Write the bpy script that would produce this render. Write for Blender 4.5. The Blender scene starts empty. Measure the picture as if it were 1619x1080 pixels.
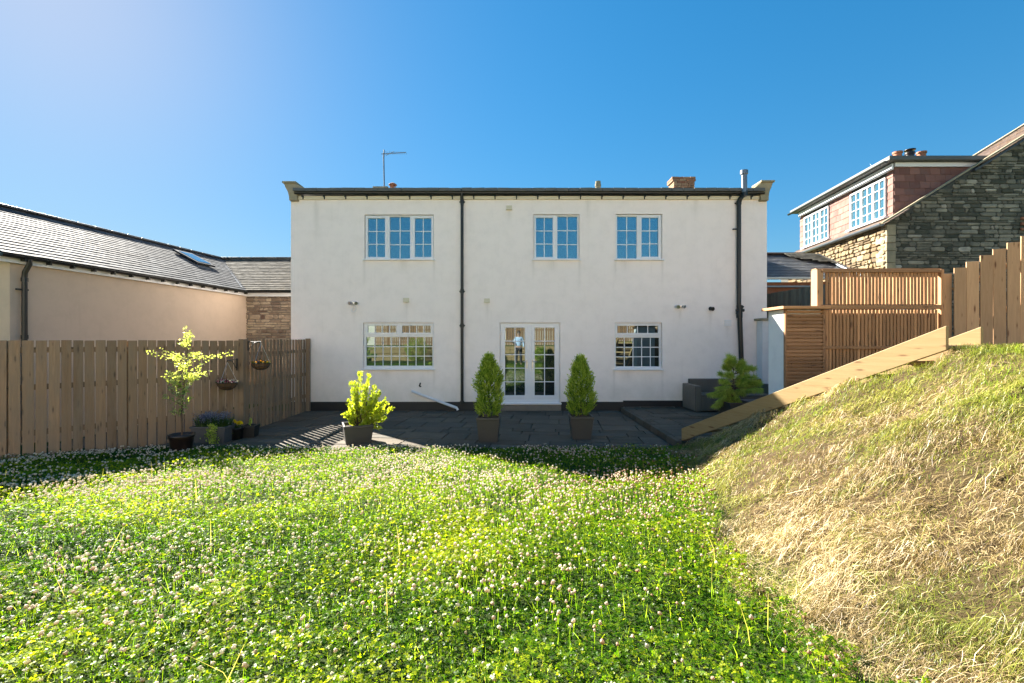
import bpy, math, random
import numpy as np
from mathutils import Vector, Matrix
random.seed(7); rng = np.random.default_rng(11)
R = math.radians
sc = bpy.context.scene
COL = sc.collection

# ------------------------------------------------------------------ camera
F = 720.0; CX = 809.5; CY = 540.0; CH = 1.85
cd = bpy.data.cameras.new('camera'); cam = bpy.data.objects.new('camera', cd); COL.objects.link(cam)
cam.location = (0, 0, CH); cam.rotation_euler = (R(90), 0, 0)
cd.sensor_width = 36; cd.lens = 36*F/1619; cd.clip_start = 0.05; cd.clip_end = 3000
sc.camera = cam

# ------------------------------------------------------------------ sky, sun, exposure
SUN_EL, SUN_AZ = R(31.3), R(-46.5)
w = bpy.data.worlds.new('World'); sc.world = w; w.use_nodes = True
nt = w.node_tree; bg = nt.nodes['Background']
sky = nt.nodes.new('ShaderNodeTexSky'); sky.sky_type = 'NISHITA'; sky.sun_disc = False
sky.sun_elevation = SUN_EL; sky.sun_rotation = SUN_AZ
sky.altitude = 0; sky.air_density = 1.0; sky.dust_density = 0.25; sky.ozone_density = 3.5
# soften the solar aureole: colour / (1 + k * luminance)
bw = nt.nodes.new('ShaderNodeRGBToBW'); nt.links.new(sky.outputs[0], bw.inputs[0])
ma = nt.nodes.new('ShaderNodeMath'); ma.operation = 'MULTIPLY_ADD'; ma.inputs[1].default_value = 0.30; ma.inputs[2].default_value = 1.0; nt.links.new(bw.outputs[0], ma.inputs[0])
md_ = nt.nodes.new('ShaderNodeMath'); md_.operation = 'DIVIDE'; md_.inputs[0].default_value = 1.0; nt.links.new(ma.outputs[0], md_.inputs[1])
vs_ = nt.nodes.new('ShaderNodeVectorMath'); vs_.operation = 'SCALE'; nt.links.new(sky.outputs[0], vs_.inputs[0]); nt.links.new(md_.outputs[0], vs_.inputs['Scale'])
hs_ = nt.nodes.new('ShaderNodeHueSaturation'); hs_.inputs['Saturation'].default_value = 1.32; hs_.inputs['Hue'].default_value = 0.488; nt.links.new(vs_.outputs[0], hs_.inputs['Color'])
nt.links.new(hs_.outputs[0], bg.inputs[0]); bg.inputs[1].default_value = 0.048
S = Vector((math.sin(SUN_AZ)*math.cos(SUN_EL), math.cos(SUN_AZ)*math.cos(SUN_EL), math.sin(SUN_EL)))
sl = bpy.data.lights.new('sun', 'SUN'); sl.energy = 4.4; sl.angle = R(0.5); sl.color = (1, 0.93, 0.82)
so = bpy.data.objects.new('sun', sl); COL.objects.link(so)
so.rotation_euler = (-S).to_track_quat('-Z', 'Y').to_euler(); so.location = (-20, 20, 20)
sc.view_settings.view_transform = 'Standard'; sc.view_settings.look = 'None'
sc.view_settings.gamma = 1; sc.view_settings.use_curve_mapping = False
sc.view_settings.exposure = 2.68
sc.cycles.max_bounces = 8; sc.cycles.diffuse_bounces = 4; sc.cycles.transparent_max_bounces = 8

# ------------------------------------------------------------------ helpers
def P(px, py, d): return Vector(((px-CX)/F*d, d, CH+(CY-py)/F*d))
def tag(o, label=None, cat=None, group=None, kind=None):
    if label: o['label'] = label
    if cat: o['category'] = cat
    if group: o['group'] = group
    if kind: o['kind'] = kind
    return o
def thing(name, loc, label, cat, group=None):
    o = bpy.data.objects.new(name, None); COL.objects.link(o); o.location = loc
    o.empty_display_size = .1
    return tag(o, label, cat, group)

class MB:
    def __init__(s): s.v=[]; s.f=[]; s.r=[]; s.uv=[]; s.sm=[]
    def add(s, vs, fs, r=None, uvs=None, smooth=False):
        b=len(s.v); s.v += [tuple(v) for v in vs]
        r = random.random() if r is None else r
        for i,f in enumerate(fs):
            s.f.append(tuple(b+k for k in f)); s.r.append(r); s.sm.append(smooth)
            s.uv.append(uvs[i] if uvs else [(vs[k][0]+vs[k][1], vs[k][2]) for k in f])
    def box(s, c, size, M=None, r=None, taper=1.0, jit=0):
        M = M or Matrix.Identity(3); c=Vector(c); h=[x/2 for x in size]
        loc=[]
        for z in (-1,1):
            for (x,y) in ((-1,-1),(1,-1),(1,1),(-1,1)):
                t = taper if z<0 else 1
                loc.append(Vector((x*h[0]*t+random.uniform(-jit,jit), y*h[1]*t+random.uniform(-jit,jit), z*h[2]+random.uniform(-jit,jit))))
        fs=[(0,3,2,1),(4,5,6,7),(0,1,5,4),(1,2,6,5),(2,3,7,6),(3,0,4,7)]
        L = max(range(3), key=lambda i:size[i]); oth=[i for i in range(3) if i!=L]
        ou,ov = random.uniform(0,50), random.uniform(0,50)
        axes=[oth,oth,None]
        uvs=[]
        for f in fs:
            ext=[max(loc[k][i] for k in f)-min(loc[k][i] for k in f) for i in range(3)]
            flat=min(range(3), key=lambda i:ext[i]/max(size[i],1e-6))
            ax=[i for i in range(3) if i!=flat]
            a = L if L in ax else ax[0]; b=[i for i in ax if i!=a][0]
            uvs.append([(loc[k][a]+ou, loc[k][b]+ov+flat*.37) for k in f])
        s.add([c+M@v for v in loc], fs, r, uvs)
    def beam(s, p0, p1, w, t, up=(0,0,1), r=None):
        p0=Vector(p0); p1=Vector(p1); d=(p1-p0); L=d.length; d.normalize()
        u=Vector(up); sd=d.cross(u)
        if sd.length<1e-4: u=Vector((0,1,0)); sd=d.cross(u)
        sd.normalize(); u=sd.cross(d)
        M=Matrix((d,sd,u)).transposed()
        s.box((p0+p1)/2,(L,w,t),M,r)
    def tube(s, pts, rad, n=8, r=None, cap=True):
        pts=[Vector(p) for p in pts]; N=len(pts)
        if not hasattr(rad,'__len__'): rad=[rad]*N
        vs=[]; r=random.random() if r is None else r
        d0=(pts[1]-pts[0]).normalized(); a=Vector((0,0,1)) if abs(d0.z)<.9 else Vector((1,0,0))
        for i,p in enumerate(pts):
            d=((pts[min(i+1,N-1)]-pts[max(i-1,0)])).normalized()
            x=(a-d*a.dot(d)).normalized(); y=d.cross(x); a=x
            for k in range(n):
                t=2*math.pi*k/n; vs.append(p+(x*math.cos(t)+y*math.sin(t))*rad[i])
        fs=[]; uvs=[]
        for i in range(N-1):
            for k in range(n):
                fs.append((i*n+k, i*n+(k+1)%n, (i+1)*n+(k+1)%n, (i+1)*n+k))
                uvs.append([(i*.1,k*.02),(i*.1,k*.02+.02),(i*.1+.1,k*.02+.02),(i*.1+.1,k*.02)])
        s.add(vs,fs,r,uvs,True)
        if cap:
            s.add(vs[:n],[tuple(range(n-1,-1,-1))],r); s.add(vs[-n:],[tuple(range(n))],r)
    def lathe(s, c, prof, n=24, r=None, squash=1):
        c=Vector(c); vs=[]; fs=[]; r=random.random() if r is None else r
        for (q,z) in prof:
            for k in range(n):
                t=2*math.pi*k/n; vs.append(c+Vector((q*math.cos(t),q*math.sin(t)*squash,z)))
        for i in range(len(prof)-1):
            for k in range(n): fs.append((i*n+k,i*n+(k+1)%n,(i+1)*n+(k+1)%n,(i+1)*n+k))
        s.add(vs,fs,r,None,True)
    def prism(s, poly, O, U, V, th, r=None):
        """poly in (u,v), extruded along U x V by th (both sides of O if negative start)"""
        O=Vector(O);U=Vector(U).normalized();V=Vector(V).normalized();N=U.cross(V).normalized()
        n=len(poly); ou=random.uniform(0,40)
        a=[O+U*u+V*v for u,v in poly]; b=[p+N*th for p in a]
        vs=a+b
        fs=[tuple(range(n-1,-1,-1)), tuple(range(n,2*n))]
        uvs=[[(poly[k][0]+ou,poly[k][1]) for k in range(n-1,-1,-1)],[(poly[k][0]+ou,poly[k][1]+.3) for k in range(n)]]
        for k in range(n):
            k2=(k+1)%n; fs.append((k,k2,n+k2,n+k))
            uvs.append([(poly[k][0]+ou,0),(poly[k2][0]+ou,0),(poly[k2][0]+ou,th),(poly[k][0]+ou,th)])
        s.add(vs,fs,r,uvs)
    def build(s, name, m, parent=None, bevel=0, seg=2, loc=None):
        me=bpy.data.meshes.new(name)
        off=Vector((0,0,0))
        if parent is not None:
            p=parent
            while p is not None: off=off+p.location; p=p.parent
        base=Vector(loc) if loc is not None else Vector((0,0,0))
        sh = off+base
        me.from_pydata([tuple(Vector(v)-sh) for v in s.v],[],s.f)
        at=me.attributes.new('rnd','FLOAT','FACE'); at.data.foreach_set('value',s.r)
        ul=me.uv_layers.new(name='UVMap'); flat=[c for f in s.uv for t in f for c in t]
        ul.data.foreach_set('uv',flat)
        me.polygons.foreach_set('use_smooth',s.sm)
        me.materials.append(m); me.update()
        o=bpy.data.objects.new(name,me); COL.objects.link(o)
        if parent is not None: o.parent=parent
        o.location=base
        if bevel:
            b=o.modifiers.new('bevel','BEVEL'); b.width=bevel; b.segments=seg; b.limit_method='ANGLE'; b.angle_limit=R(50)
        return o

def quadmesh(name, V, Fc, rnd, m, parent=None, smooth=False, off=(0,0,0)):
    me=bpy.data.meshes.new(name)
    if parent is not None:
        p=parent; off=Vector((0,0,0))
        while p is not None: off=off+p.location; p=p.parent
    V=np.asarray(V,dtype=np.float32).reshape(-1,3)-np.array(off,dtype=np.float32); Fc=np.asarray(Fc,dtype=np.int32)
    k=Fc.shape[1]
    me.vertices.add(len(V)); me.vertices.foreach_set('co',V.ravel())
    me.loops.add(Fc.size); me.loops.foreach_set('vertex_index',Fc.ravel())
    me.polygons.add(len(Fc)); me.polygons.foreach_set('loop_start',np.arange(0,Fc.size,k,dtype=np.int32))
    me.polygons.foreach_set('loop_total',np.full(len(Fc),k,dtype=np.int32))
    if smooth: me.polygons.foreach_set('use_smooth',np.ones(len(Fc),dtype=bool))
    at=me.attributes.new('rnd','FLOAT','FACE'); at.data.foreach_set('value',np.asarray(rnd,dtype=np.float32))
    me.update(calc_edges=True); me.materials.append(m)
    o=bpy.data.objects.new(name,me); COL.objects.link(o)
    if parent is not None: o.parent=parent
    return o
def norm(a): return a/np.maximum(np.linalg.norm(a,axis=-1,keepdims=True),1e-9)
def randdir(n): return norm(rng.normal(size=(n,3)))
def kites(Pb, D, Nn, L, W, fold=.25, wide=.45):
    """leaf quads: base, side, tip, side"""
    D=norm(D); Sd=norm(np.cross(D,Nn)); Nn=np.cross(Sd,D); L=np.asarray(L).reshape(-1,1); W=np.asarray(W).reshape(-1,1)
    m=Pb+D*L*wide+Nn*W*fold
    return np.stack([Pb, m+Sd*W*.5, Pb+D*L, m-Sd*W*.5],1)
def kitefaces(n): return np.arange(4*n).reshape(n,4)
def leafobj(name, V, rnd, m, parent=None): return quadmesh(name, V.reshape(-1,3), kitefaces(len(V)), rnd, m, parent)

# ------------------------------------------------------------------ materials
def newmat(name):
    m=bpy.data.materials.new(name); m.use_nodes=True; t=m.node_tree; t.nodes.clear()
    out=t.nodes.new('ShaderNodeOutputMaterial'); return m,t,out
def N(t,ty,**kw):
    n=t.nodes.new(ty)
    for k,v in kw.items():
        if k.startswith('i_'): 
            key=k[2:].replace('_',' ')
            n.inputs[key].default_value=v
        else: setattr(n,k,v)
    return n
def ramp(t, fac, stops, interp='LINEAR'):
    r=t.nodes.new('ShaderNodeValToRGB'); r.color_ramp.interpolation=interp
    e=r.color_ramp.elements
    while len(e)<len(stops): e.new(.5)
    for i,(p,c) in enumerate(stops):
        e[i].position=p; e[i].color=(*c,1) if len(c)==3 else c
    t.links.new(fac,r.inputs[0]); return r
def mixc(t,fac,a,b,mode='MIX'):
    n=t.nodes.new('ShaderNodeMix'); n.data_type='RGBA'; n.blend_type=mode
    for sck,v in ((n.inputs[0],fac),(n.inputs[6],a),(n.inputs[7],b)):
        if hasattr(v,'is_output') : t.links.new(v,sck)
        elif isinstance(v,(int,float)): sck.default_value=v
        else: sck.default_value=(*v,1)
    return n.outputs[2]
def coords(t, kind='Object', scale=(1,1,1)):
    tc=t.nodes.new('ShaderNodeTexCoord'); mp=t.nodes.new('ShaderNodeMapping'); mp.inputs['Scale'].default_value=scale
    t.links.new(tc.outputs[kind],mp.inputs[0]); return mp.outputs[0]
def noise(t,co,scale,detail=4,rough=.6,dist=0):
    n=t.nodes.new('ShaderNodeTexNoise'); n.inputs['Scale'].default_value=scale; n.inputs['Detail'].default_value=detail
    n.inputs['Roughness'].default_value=rough; n.inputs['Distortion'].default_value=dist
    t.links.new(co,n.inputs['Vector']); return n.outputs[0]
def bump(t,h,strength,dist=.01):
    b=t.nodes.new('ShaderNodeBump'); b.inputs['Strength'].default_value=strength; b.inputs['Distance'].default_value=dist
    t.links.new(h,b.inputs['Height']); return b.outputs[0]
def bsdf(t,out,color,rough=.8,nrm=None,metal=0,spec=.5):
    p=t.nodes.new('ShaderNodeBsdfPrincipled')
    if hasattr(color,'is_output'): t.links.new(color,p.inputs['Base Color'])
    else: p.inputs['Base Color'].default_value=(*color,1)
    if hasattr(rough,'is_output'): t.links.new(rough,p.inputs['Roughness'])
    else: p.inputs['Roughness'].default_value=rough
    p.inputs['Metallic'].default_value=metal; p.inputs['Specular IOR Level'].default_value=spec
    if nrm: t.links.new(nrm,p.inputs['Normal'])
    t.links.new(p.outputs[0],out.inputs[0]); return p
def attr(t,name='rnd'):
    a=t.nodes.new('ShaderNodeAttribute'); a.attribute_name=name; return a.outputs['Fac']
def plain(name,c1,c2=None,scale=6,rough=.5,bscale=80,bstr=.15,bd=.004,metal=0,spec=.5):
    m,t,o=newmat(name); co=coords(t)
    c=mixc(t,noise(t,co,scale),c1,c2 or tuple(x*.75 for x in c1))
    bsdf(t,o,c,rough,bump(t,noise(t,co,bscale),bstr,bd),metal,spec); return m
def render_mat(name,c1,c2,stain,z0=0.0,z1=1.2,runs=()):
    m,t,o=newmat(name); co=coords(t)
    c=mixc(t,noise(t,co,.7,5,.6),c1,c2)
    c=mixc(t,ramp(t,noise(t,co,3.0,6,.7),[(.45,(0,0,0)),(.75,(1,1,1))]).outputs[0],c,tuple(x*.93 for x in c2))
    st=noise(t,coords(t,scale=(5,5,.35)),2.0,5,.65)
    f=ramp(t,st,[(.57,(0,0,0)),(.8,(.22,.22,.22))]).outputs[0]
    c=mixc(t,f,c,tuple(x*.9 for x in stain))
    # splash dirt rising from the foot of the wall
    sep=t.nodes.new('ShaderNodeSeparateXYZ'); t.links.new(coords(t),sep.inputs[0])
    mr=N(t,'ShaderNodeMapRange'); mr.inputs[1].default_value=z0; mr.inputs[2].default_value=z1; mr.inputs[3].default_value=1; mr.inputs[4].default_value=0
    t.links.new(sep.outputs[2],mr.inputs[0])
    mm=N(t,'ShaderNodeMath',operation='MULTIPLY'); t.links.new(mr.outputs[0],mm.inputs[0]); t.links.new(noise(t,co,2.3,6,.7),mm.inputs[1])
    c=mixc(t,ramp(t,mm.outputs[0],[(.16,(0,0,0)),(.5,(.75,.75,.75))]).outputs[0],c,stain)
    # run-off streaks below sill ends and vents: (x, top z, length, width)
    acc=None
    for (sx,sz,sl_,sw_) in runs:
        def mt(op,a,b=None,c_=None):
            n=N(t,'ShaderNodeMath',operation=op)
            for i,v in enumerate((a,b,c_)):
                if v is None: continue
                if hasattr(v,'is_output'): t.links.new(v,n.inputs[i])
                else: n.inputs[i].default_value=v
            return n.outputs[0]
        dx=mt('DIVIDE',mt('SUBTRACT',sep.outputs[0],sx),sw_); g=mt('EXPONENT',mt('MULTIPLY',mt('MULTIPLY',dx,dx),-1.0))
        dz=mt('DIVIDE',mt('SUBTRACT',sz,sep.outputs[2]),sl_); f1=mt('MINIMUM',mt('MULTIPLY',mt('MAXIMUM',dz,0.0),20.0),1.0); f2=mt('MAXIMUM',mt('SUBTRACT',1.0,dz),0.0)
        m1=mt('MULTIPLY',g,mt('MULTIPLY',f1,f2)); acc=m1 if acc is None else mt('MAXIMUM',acc,m1)
    if acc is not None:
        nm=mt('MULTIPLY',acc,mt('MULTIPLY',noise(t,coords(t,scale=(12,12,1.5)),2,4),.42)); c=mixc(t,nm,c,(.36,.32,.25))
    ad=N(t,'ShaderNodeMath',operation='ADD'); t.links.new(noise(t,co,140,3),ad.inputs[0]); t.links.new(noise(t,co,4,3),ad.inputs[1])
    bsdf(t,o,c,.9,bump(t,ad.outputs[0],.35,.006),spec=.2); return m
def wood(name,c_light,c_dark,c_knot,grey=None,rough=.75,var=.5):
    m,t,o=newmat(name); 
    uv=coords(t,'UV',(1.2,16,1)); n1=noise(t,uv,1.6,6,.65,1.2)
    c=mixc(t,ramp(t,n1,[(.3,(0,0,0)),(.72,(1,1,1))]).outputs[0],c_light,c_dark)
    uv2=coords(t,'UV',(2,9,1))
    vo=t.nodes.new('ShaderNodeTexVoronoi'); vo.voronoi_dimensions='2D'; vo.inputs['Scale'].default_value=1.15; t.links.new(uv2,vo.inputs['Vector'])
    sp=t.nodes.new('ShaderNodeSeparateColor'); t.links.new(vo.outputs['Color'],sp.inputs[0])
    dv=N(t,'ShaderNodeMath',operation='MULTIPLY_ADD'); t.links.new(sp.outputs[0],dv.inputs[0]); dv.inputs[1].default_value=.17; t.links.new(vo.outputs['Distance'],dv.inputs[2])
    ns_=N(t,'ShaderNodeMath',operation='MULTIPLY_ADD'); t.links.new(noise(t,uv2,3.0,3),ns_.inputs[0]); ns_.inputs[1].default_value=.12; t.links.new(dv.outputs[0],ns_.inputs[2])
    k=ramp(t,ns_.outputs[0],[(.0,(1,1,1)),(.15,(.9,.9,.9)),(.19,(.4,.4,.4)),(.27,(0,0,0))]).outputs[0]
    c=mixc(t,k,c,c_knot)
    a=attr(t)
    br=N(t,'ShaderNodeMapRange'); br.inputs[3].default_value=1-var*.5; br.inputs[4].default_value=1+var*.35; t.links.new(a,br.inputs[0])
    mu=N(t,'ShaderNodeVectorMath',operation='SCALE'); t.links.new(c,mu.inputs[0]); t.links.new(br.outputs[0],mu.inputs['Scale'])
    c=mu.outputs[0]
    if grey:
        c=mixc(t,ramp(t,noise(t,coords(t,'UV',(.8,4,1)),1.3,5,.7),[(.35,(0,0,0)),(.65,(.8,.8,.8))]).outputs[0],c,grey)
    bsdf(t,o,c,rough,bump(t,n1,.35,.003),spec=.3); return m
def leafmat(name,stops,trans=.5,gloss=.06,tcol=1.25,rough=.35,tint=(1.15,1.1,.55)):
    """backlit leaf: diffuse + translucent + a little gloss, hue chosen per leaf"""
    m,t,o=newmat(name); c=ramp(t,attr(t),stops).outputs[0]
    d=t.nodes.new('ShaderNodeBsdfDiffuse'); tr=t.nodes.new('ShaderNodeBsdfTranslucent'); g=t.nodes.new('ShaderNodeBsdfGlossy')
    g.inputs['Roughness'].default_value=rough
    t.links.new(c,d.inputs[0])
    c2=mixc(t,1.0,c,tuple(v*tcol for v in tint),'MULTIPLY'); t.links.new(c2,tr.inputs[0])
    mx=t.nodes.new('ShaderNodeMixShader'); mx.inputs[0].default_value=trans
    t.links.new(d.outputs[0],mx.inputs[1]); t.links.new(tr.outputs[0],mx.inputs[2])
    mg=t.nodes.new('ShaderNodeMixShader'); mg.inputs[0].default_value=gloss
    t.links.new(mx.outputs[0],mg.inputs[1]); t.links.new(g.outputs[0],mg.inputs[2]); t.links.new(mg.outputs[0],o.inputs[0]); return m
def stonemat(name,stops,scale=9,bstr=.6,moss=None,rough=.92):
    m,t,o=newmat(name); co=coords(t)
    c=ramp(t,attr(t),stops).outputs[0]
    c=mixc(t,ramp(t,noise(t,co,scale,7,.7),[(.3,(0,0,0)),(.75,(1,1,1))]).outputs[0],c,(1.5,1.45,1.35),'MULTIPLY')
    c=mixc(t,ramp(t,noise(t,co,1.1,5,.7),[(.45,(0,0,0)),(.65,(.6,.6,.6))]).outputs[0],c,moss or tuple(x*.5 for x in stops[0][1]))
    bsdf(t,o,c,rough,bump(t,noise(t,co,scale*4,6,.7),bstr,.012),spec=.2); return m
def slatemat(name,c1,c2,rough=.35,lichen=(.2,.17,.1),lamt=.3,spec=.5):
    m,t,o=newmat(name); co=coords(t)
    c=mixc(t,attr(t),c1,c2)
    c=mixc(t,ramp(t,noise(t,co,5,6,.7),[(.5,(0,0,0)),(.7,(lamt,)*3)]).outputs[0],c,lichen)
    rr=N(t,'ShaderNodeMapRange'); rr.inputs[3].default_value=rough*.8; rr.inputs[4].default_value=rough*1.4; t.links.new(noise(t,co,7,4),rr.inputs[0])
    bsdf(t,o,c,rr.outputs[0],bump(t,noise(t,co,45,5),.3,.004),spec=spec); return m
def glassmat(name,c,refl=.35):
    """double-glazed pane seen against a dim room: dark body with a slightly wavy reflection, sky blue put into its tint"""
    m,t,o=newmat(name); co=coords(t)
    d=t.nodes.new('ShaderNodeBsdfDiffuse'); d.inputs[0].default_value=(*c,1)
    g=t.nodes.new('ShaderNodeBsdfGlossy'); g.inputs['Roughness'].default_value=.0; g.inputs[0].default_value=(.66,.86,.92,1)
    t.links.new(bump(t,noise(t,co,1.2,0),.012,.02),g.inputs['Normal'])
    fr=t.nodes.new('ShaderNodeFresnel'); fr.inputs[0].default_value=1.5
    ad=N(t,'ShaderNodeMath',operation='ADD'); ad.inputs[1].default_value=refl; ad.use_clamp=True; t.links.new(fr.outputs[0],ad.inputs[0])
    mx=t.nodes.new('ShaderNodeMixShader'); t.links.new(ad.outputs[0],mx.inputs[0])
    t.links.new(d.outputs[0],mx.inputs[1]); t.links.new(g.outputs[0],mx.inputs[2]); t.links.new(mx.outputs[0],o.inputs[0]); return m

M={}
_hx=lambda p:(p-CX)/F*12.2
_hz=lambda p:CH+(CY-p)/F*12.2
_runs=[]
for (a,b,c_) in ((577,685,411),(844,915,411),(974,1046,411),(575,685,584),(972,1046,584)):
    _runs+=[(_hx(a)-.02,_hz(c_),random.uniform(.6,1.3),.035),(_hx(b)+.02,_hz(c_),random.uniform(.6,1.3),.035),(_hx((a+b)/2)+random.uniform(-.4,.4),_hz(c_),.4,.12)]
for (a,b) in ((805,331),(642.5,476),(770,477),(560,486),(1075,488),(1123,491),(1150,515)): _runs.append((_hx(a),_hz(b),random.uniform(.35,.7),.05))
for a in (500,930,1100): _runs.append((_hx(a),_hz(314),random.uniform(.5,1.6),.07))
M['render']=render_mat('white_render',(.965,.88,.82),(.945,.86,.80),(.76,.70,.62),.1,1.3,_runs)
M['cream']=render_mat('cream_render',(.60,.47,.355),(.57,.445,.335),(.44,.34,.26),-.5,.6)
M['cream_pale']=render_mat('pale_render',(.86,.78,.66),(.83,.75,.63),(.7,.62,.5),1.2,2.2)
M['white_wall']=render_mat('white_painted_wall',(.82,.82,.80),(.78,.78,.77),(.6,.6,.56),.1,.6)
M['black']=plain('black_paint',(.012,.012,.014),(.02,.02,.02),4,.55,60,.3)
M['blackplastic']=plain('black_plastic',(.008,.010,.010),(.012,.015,.015),3,.42,30,.05)
M['upvc']=plain('white_upvc',(.80,.80,.81),(.76,.77,.78),3,.28,20,.03)
M['fascia']=plain('cream_fascia',(.72,.66,.48),(.66,.60,.44),3,.5,30,.1)
M['glass']=glassmat('window_glass',(.03,.09,.12),.34)  # blue of the reflected sky is put into the pane body colour
M['glass_low']=glassmat('window_glass_ground',(.022,.026,.024),.16)
M['chrome']=plain('brushed_metal',(.6,.6,.6),(.5,.5,.5),5,.3,50,.05,metal=1)
M['galv']=plain('grey_metal_flue',(.20,.23,.26),(.14,.17,.20),5,.4,50,.05,metal=.6)
M['sandstone']=stonemat('sandstone',[(0,(.28,.24,.16)),(.5,(.34,.29,.20)),(1,(.24,.21,.15))],8,.5,(.16,.17,.11))
M['lead']=plain('roof_edging',(.12,.125,.12),(.07,.078,.075),6,.6,40,.4,.01)
M['slate']=slatemat('blue_grey_slate',(.045,.052,.062),(.11,.12,.13),.7,(.10,.095,.08),.3,.04)
M['slate2']=slatemat('grey_green_slate',(.055,.055,.05),(.12,.115,.10),.8,(.12,.105,.07),.5,.03)
M['slate_dark']=slatemat('dark_slate',(.045,.05,.06),(.085,.09,.10),.45)
M['slate_brown']=slatemat('lichened_stone_slate',(.10,.07,.06),(.17,.13,.11),.85,(.24,.14,.05),.8)
M['tile_pink']=slatemat('pink_hanging_tile',(.15,.065,.05),(.26,.125,.095),.75,(.16,.11,.10),.6)
M['rubble_sun']=stonemat('rubble_stone_sunlit',[(0,(.10,.07,.04)),(.35,(.22,.165,.095)),(.7,(.32,.25,.15)),(1,(.17,.13,.09))],9,.8,(.12,.10,.07))  # warm tone carries the sunlight on the front wall
M['rubble_link']=stonemat('rubble_stone_brown',[(0,(.14,.09,.07)),(.4,(.32,.25,.18)),(.75,(.44,.36,.26)),(1,(.21,.155,.12))],9,.8,(.09,.07,.055))
M['rubble_shade']=stonemat('rubble_stone_shaded',[(0,(.06,.06,.045)),(.35,(.13,.125,.10)),(.75,(.20,.185,.145)),(.93,(.27,.25,.20)),(1,(.40,.37,.31))],7,.9,(.035,.045,.04))  # same house stone, darker and greyer: gable shade put into the colour
M['mortar']=plain('lime_mortar',(.26,.22,.17),(.18,.15,.12),8,.95,60,.6,.01)
M['mortar_dark']=plain('dark_mortar',(.045,.048,.042),(.03,.032,.03),8,.95,60,.6,.01)
M['mortar_gable']=plain('dark_gable_mortar',(.085,.088,.075),(.05,.052,.045),5,.95,40,.9,.02)
M['brick']=stonemat('old_brick',[(0,(.20,.075,.045)),(.5,(.28,.13,.075)),(1,(.30,.21,.13))],12,.5,(.2,.16,.12))
M['terra']=plain('terracotta',(.42,.17,.09),(.32,.13,.08),8,.8,60,.3)
M['wood_old']=wood('weathered_fence_board',(.39,.24,.135),(.25,.155,.088),(.05,.028,.018),(.26,.195,.135),.8,.8)
M['wood_new']=wood('new_cedar_fence',(.56,.345,.185),(.44,.26,.135),(.16,.065,.025),None,.7,.6)
M['wood_slat']=wood('treated_slat',(.48,.265,.125),(.34,.17,.075),(.13,.06,.03),None,.65,.55)
M['wood_slat2']=wood('treated_slat_brown',(.36,.20,.10),(.26,.135,.065),(.10,.05,.025),None,.65,.5)
M['sleeper']=wood('pale_softwood_beam',(.37,.26,.125),(.29,.19,.08),(.16,.075,.03),None,.6,.2)
M['wood_grey']=wood('grey_green_fence',(.17,.17,.14),(.11,.11,.09),(.05,.05,.04),None,.8,.4)
M['pot_grey']=plain('taupe_fibre_planter',(.06,.055,.05),(.045,.042,.038),5,.55,90,.25)
M['pot_trough']=plain('grey_trough',(.09,.09,.095),(.07,.07,.075),5,.55,90,.25)
M['pot_dark']=plain('dark_glazed_pot',(.018,.010,.008),(.025,.015,.012),5,.35,40,.2)
M['pot_black']=plain('black_pot',(.012,.012,.012),(.02,.02,.02),5,.5,40,.2)
M['soil']=plain('compost',(.03,.02,.013),(.05,.035,.02),20,.98,70,1,.02)
M['bark']=plain('bark',(.12,.08,.05),(.07,.045,.03),14,.9,50,.8,.01)
M['coir']=plain('coir_liner',(.16,.09,.045),(.09,.05,.025),16,.95,90,1,.01)

def wickermat():
    m,t,o=newmat('dark_wicker'); co=coords(t,'Object',(1,1,1))
    w1=t.nodes.new('ShaderNodeTexWave'); w1.bands_direction='X'; w1.inputs['Scale'].default_value=11; w1.inputs['Distortion'].default_value=.3
    w2=t.nodes.new('ShaderNodeTexWave'); w2.bands_direction='Z'; w2.inputs['Scale'].default_value=26
    t.links.new(co,w1.inputs[0]); t.links.new(co,w2.inputs[0])
    mu=N(t,'ShaderNodeMath',operation='MULTIPLY'); t.links.new(w1.outputs[1],mu.inputs[0]); t.links.new(w2.outputs[1],mu.inputs[1])
    c=mixc(t,w1.outputs[1],(.05,.045,.036),(.21,.185,.145)); c=mixc(t,w2.outputs[1],c,(1.2,1.2,1.2),'MULTIPLY')
    bsdf(t,o,c,.5,bump(t,mu.outputs[0],.8,.01)); return m
M['wicker']=wickermat()

def slabmat():
    m,t,o=newmat('sandstone_flag'); co=coords(t)
    c=ramp(t,attr(t),[(0,(.085,.07,.05)),(.4,(.125,.10,.075)),(.75,(.165,.13,.095)),(1,(.105,.095,.08))]).outputs[0]
    c=mixc(t,ramp(t,noise(t,co,2.2,7,.7),[(.35,(0,0,0)),(.7,(.8,.8,.8))]).outputs[0],c,(.08,.07,.052))
    c=mixc(t,ramp(t,noise(t,co,11,4,.7),[(.6,(0,0,0)),(.72,(.5,.5,.5))]).outputs[0],c,(.22,.19,.145))
    bsdf(t,o,c,.85,bump(t,noise(t,co,9,7,.7),.5,.015),spec=.25); return m
M['slab']=slabmat()
def groundmat(name,c1,c2,c3,s):
    m,t,o=newmat(name); co=coords(t)
    c=mixc(t,noise(t,co,s,7,.7),c1,c2); c=mixc(t,ramp(t,noise(t,co,s*4,6,.7),[(.45,(0,0,0)),(.6,(1,1,1))]).outputs[0],c,c3)
    bsdf(t,o,c,.95,bump(t,noise(t,co,s*9,6,.7),1,.03),spec=.1); return m
M['field']=groundmat('grass_far',(.05,.09,.02),(.08,.12,.03),(.04,.07,.02),.5)

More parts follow.
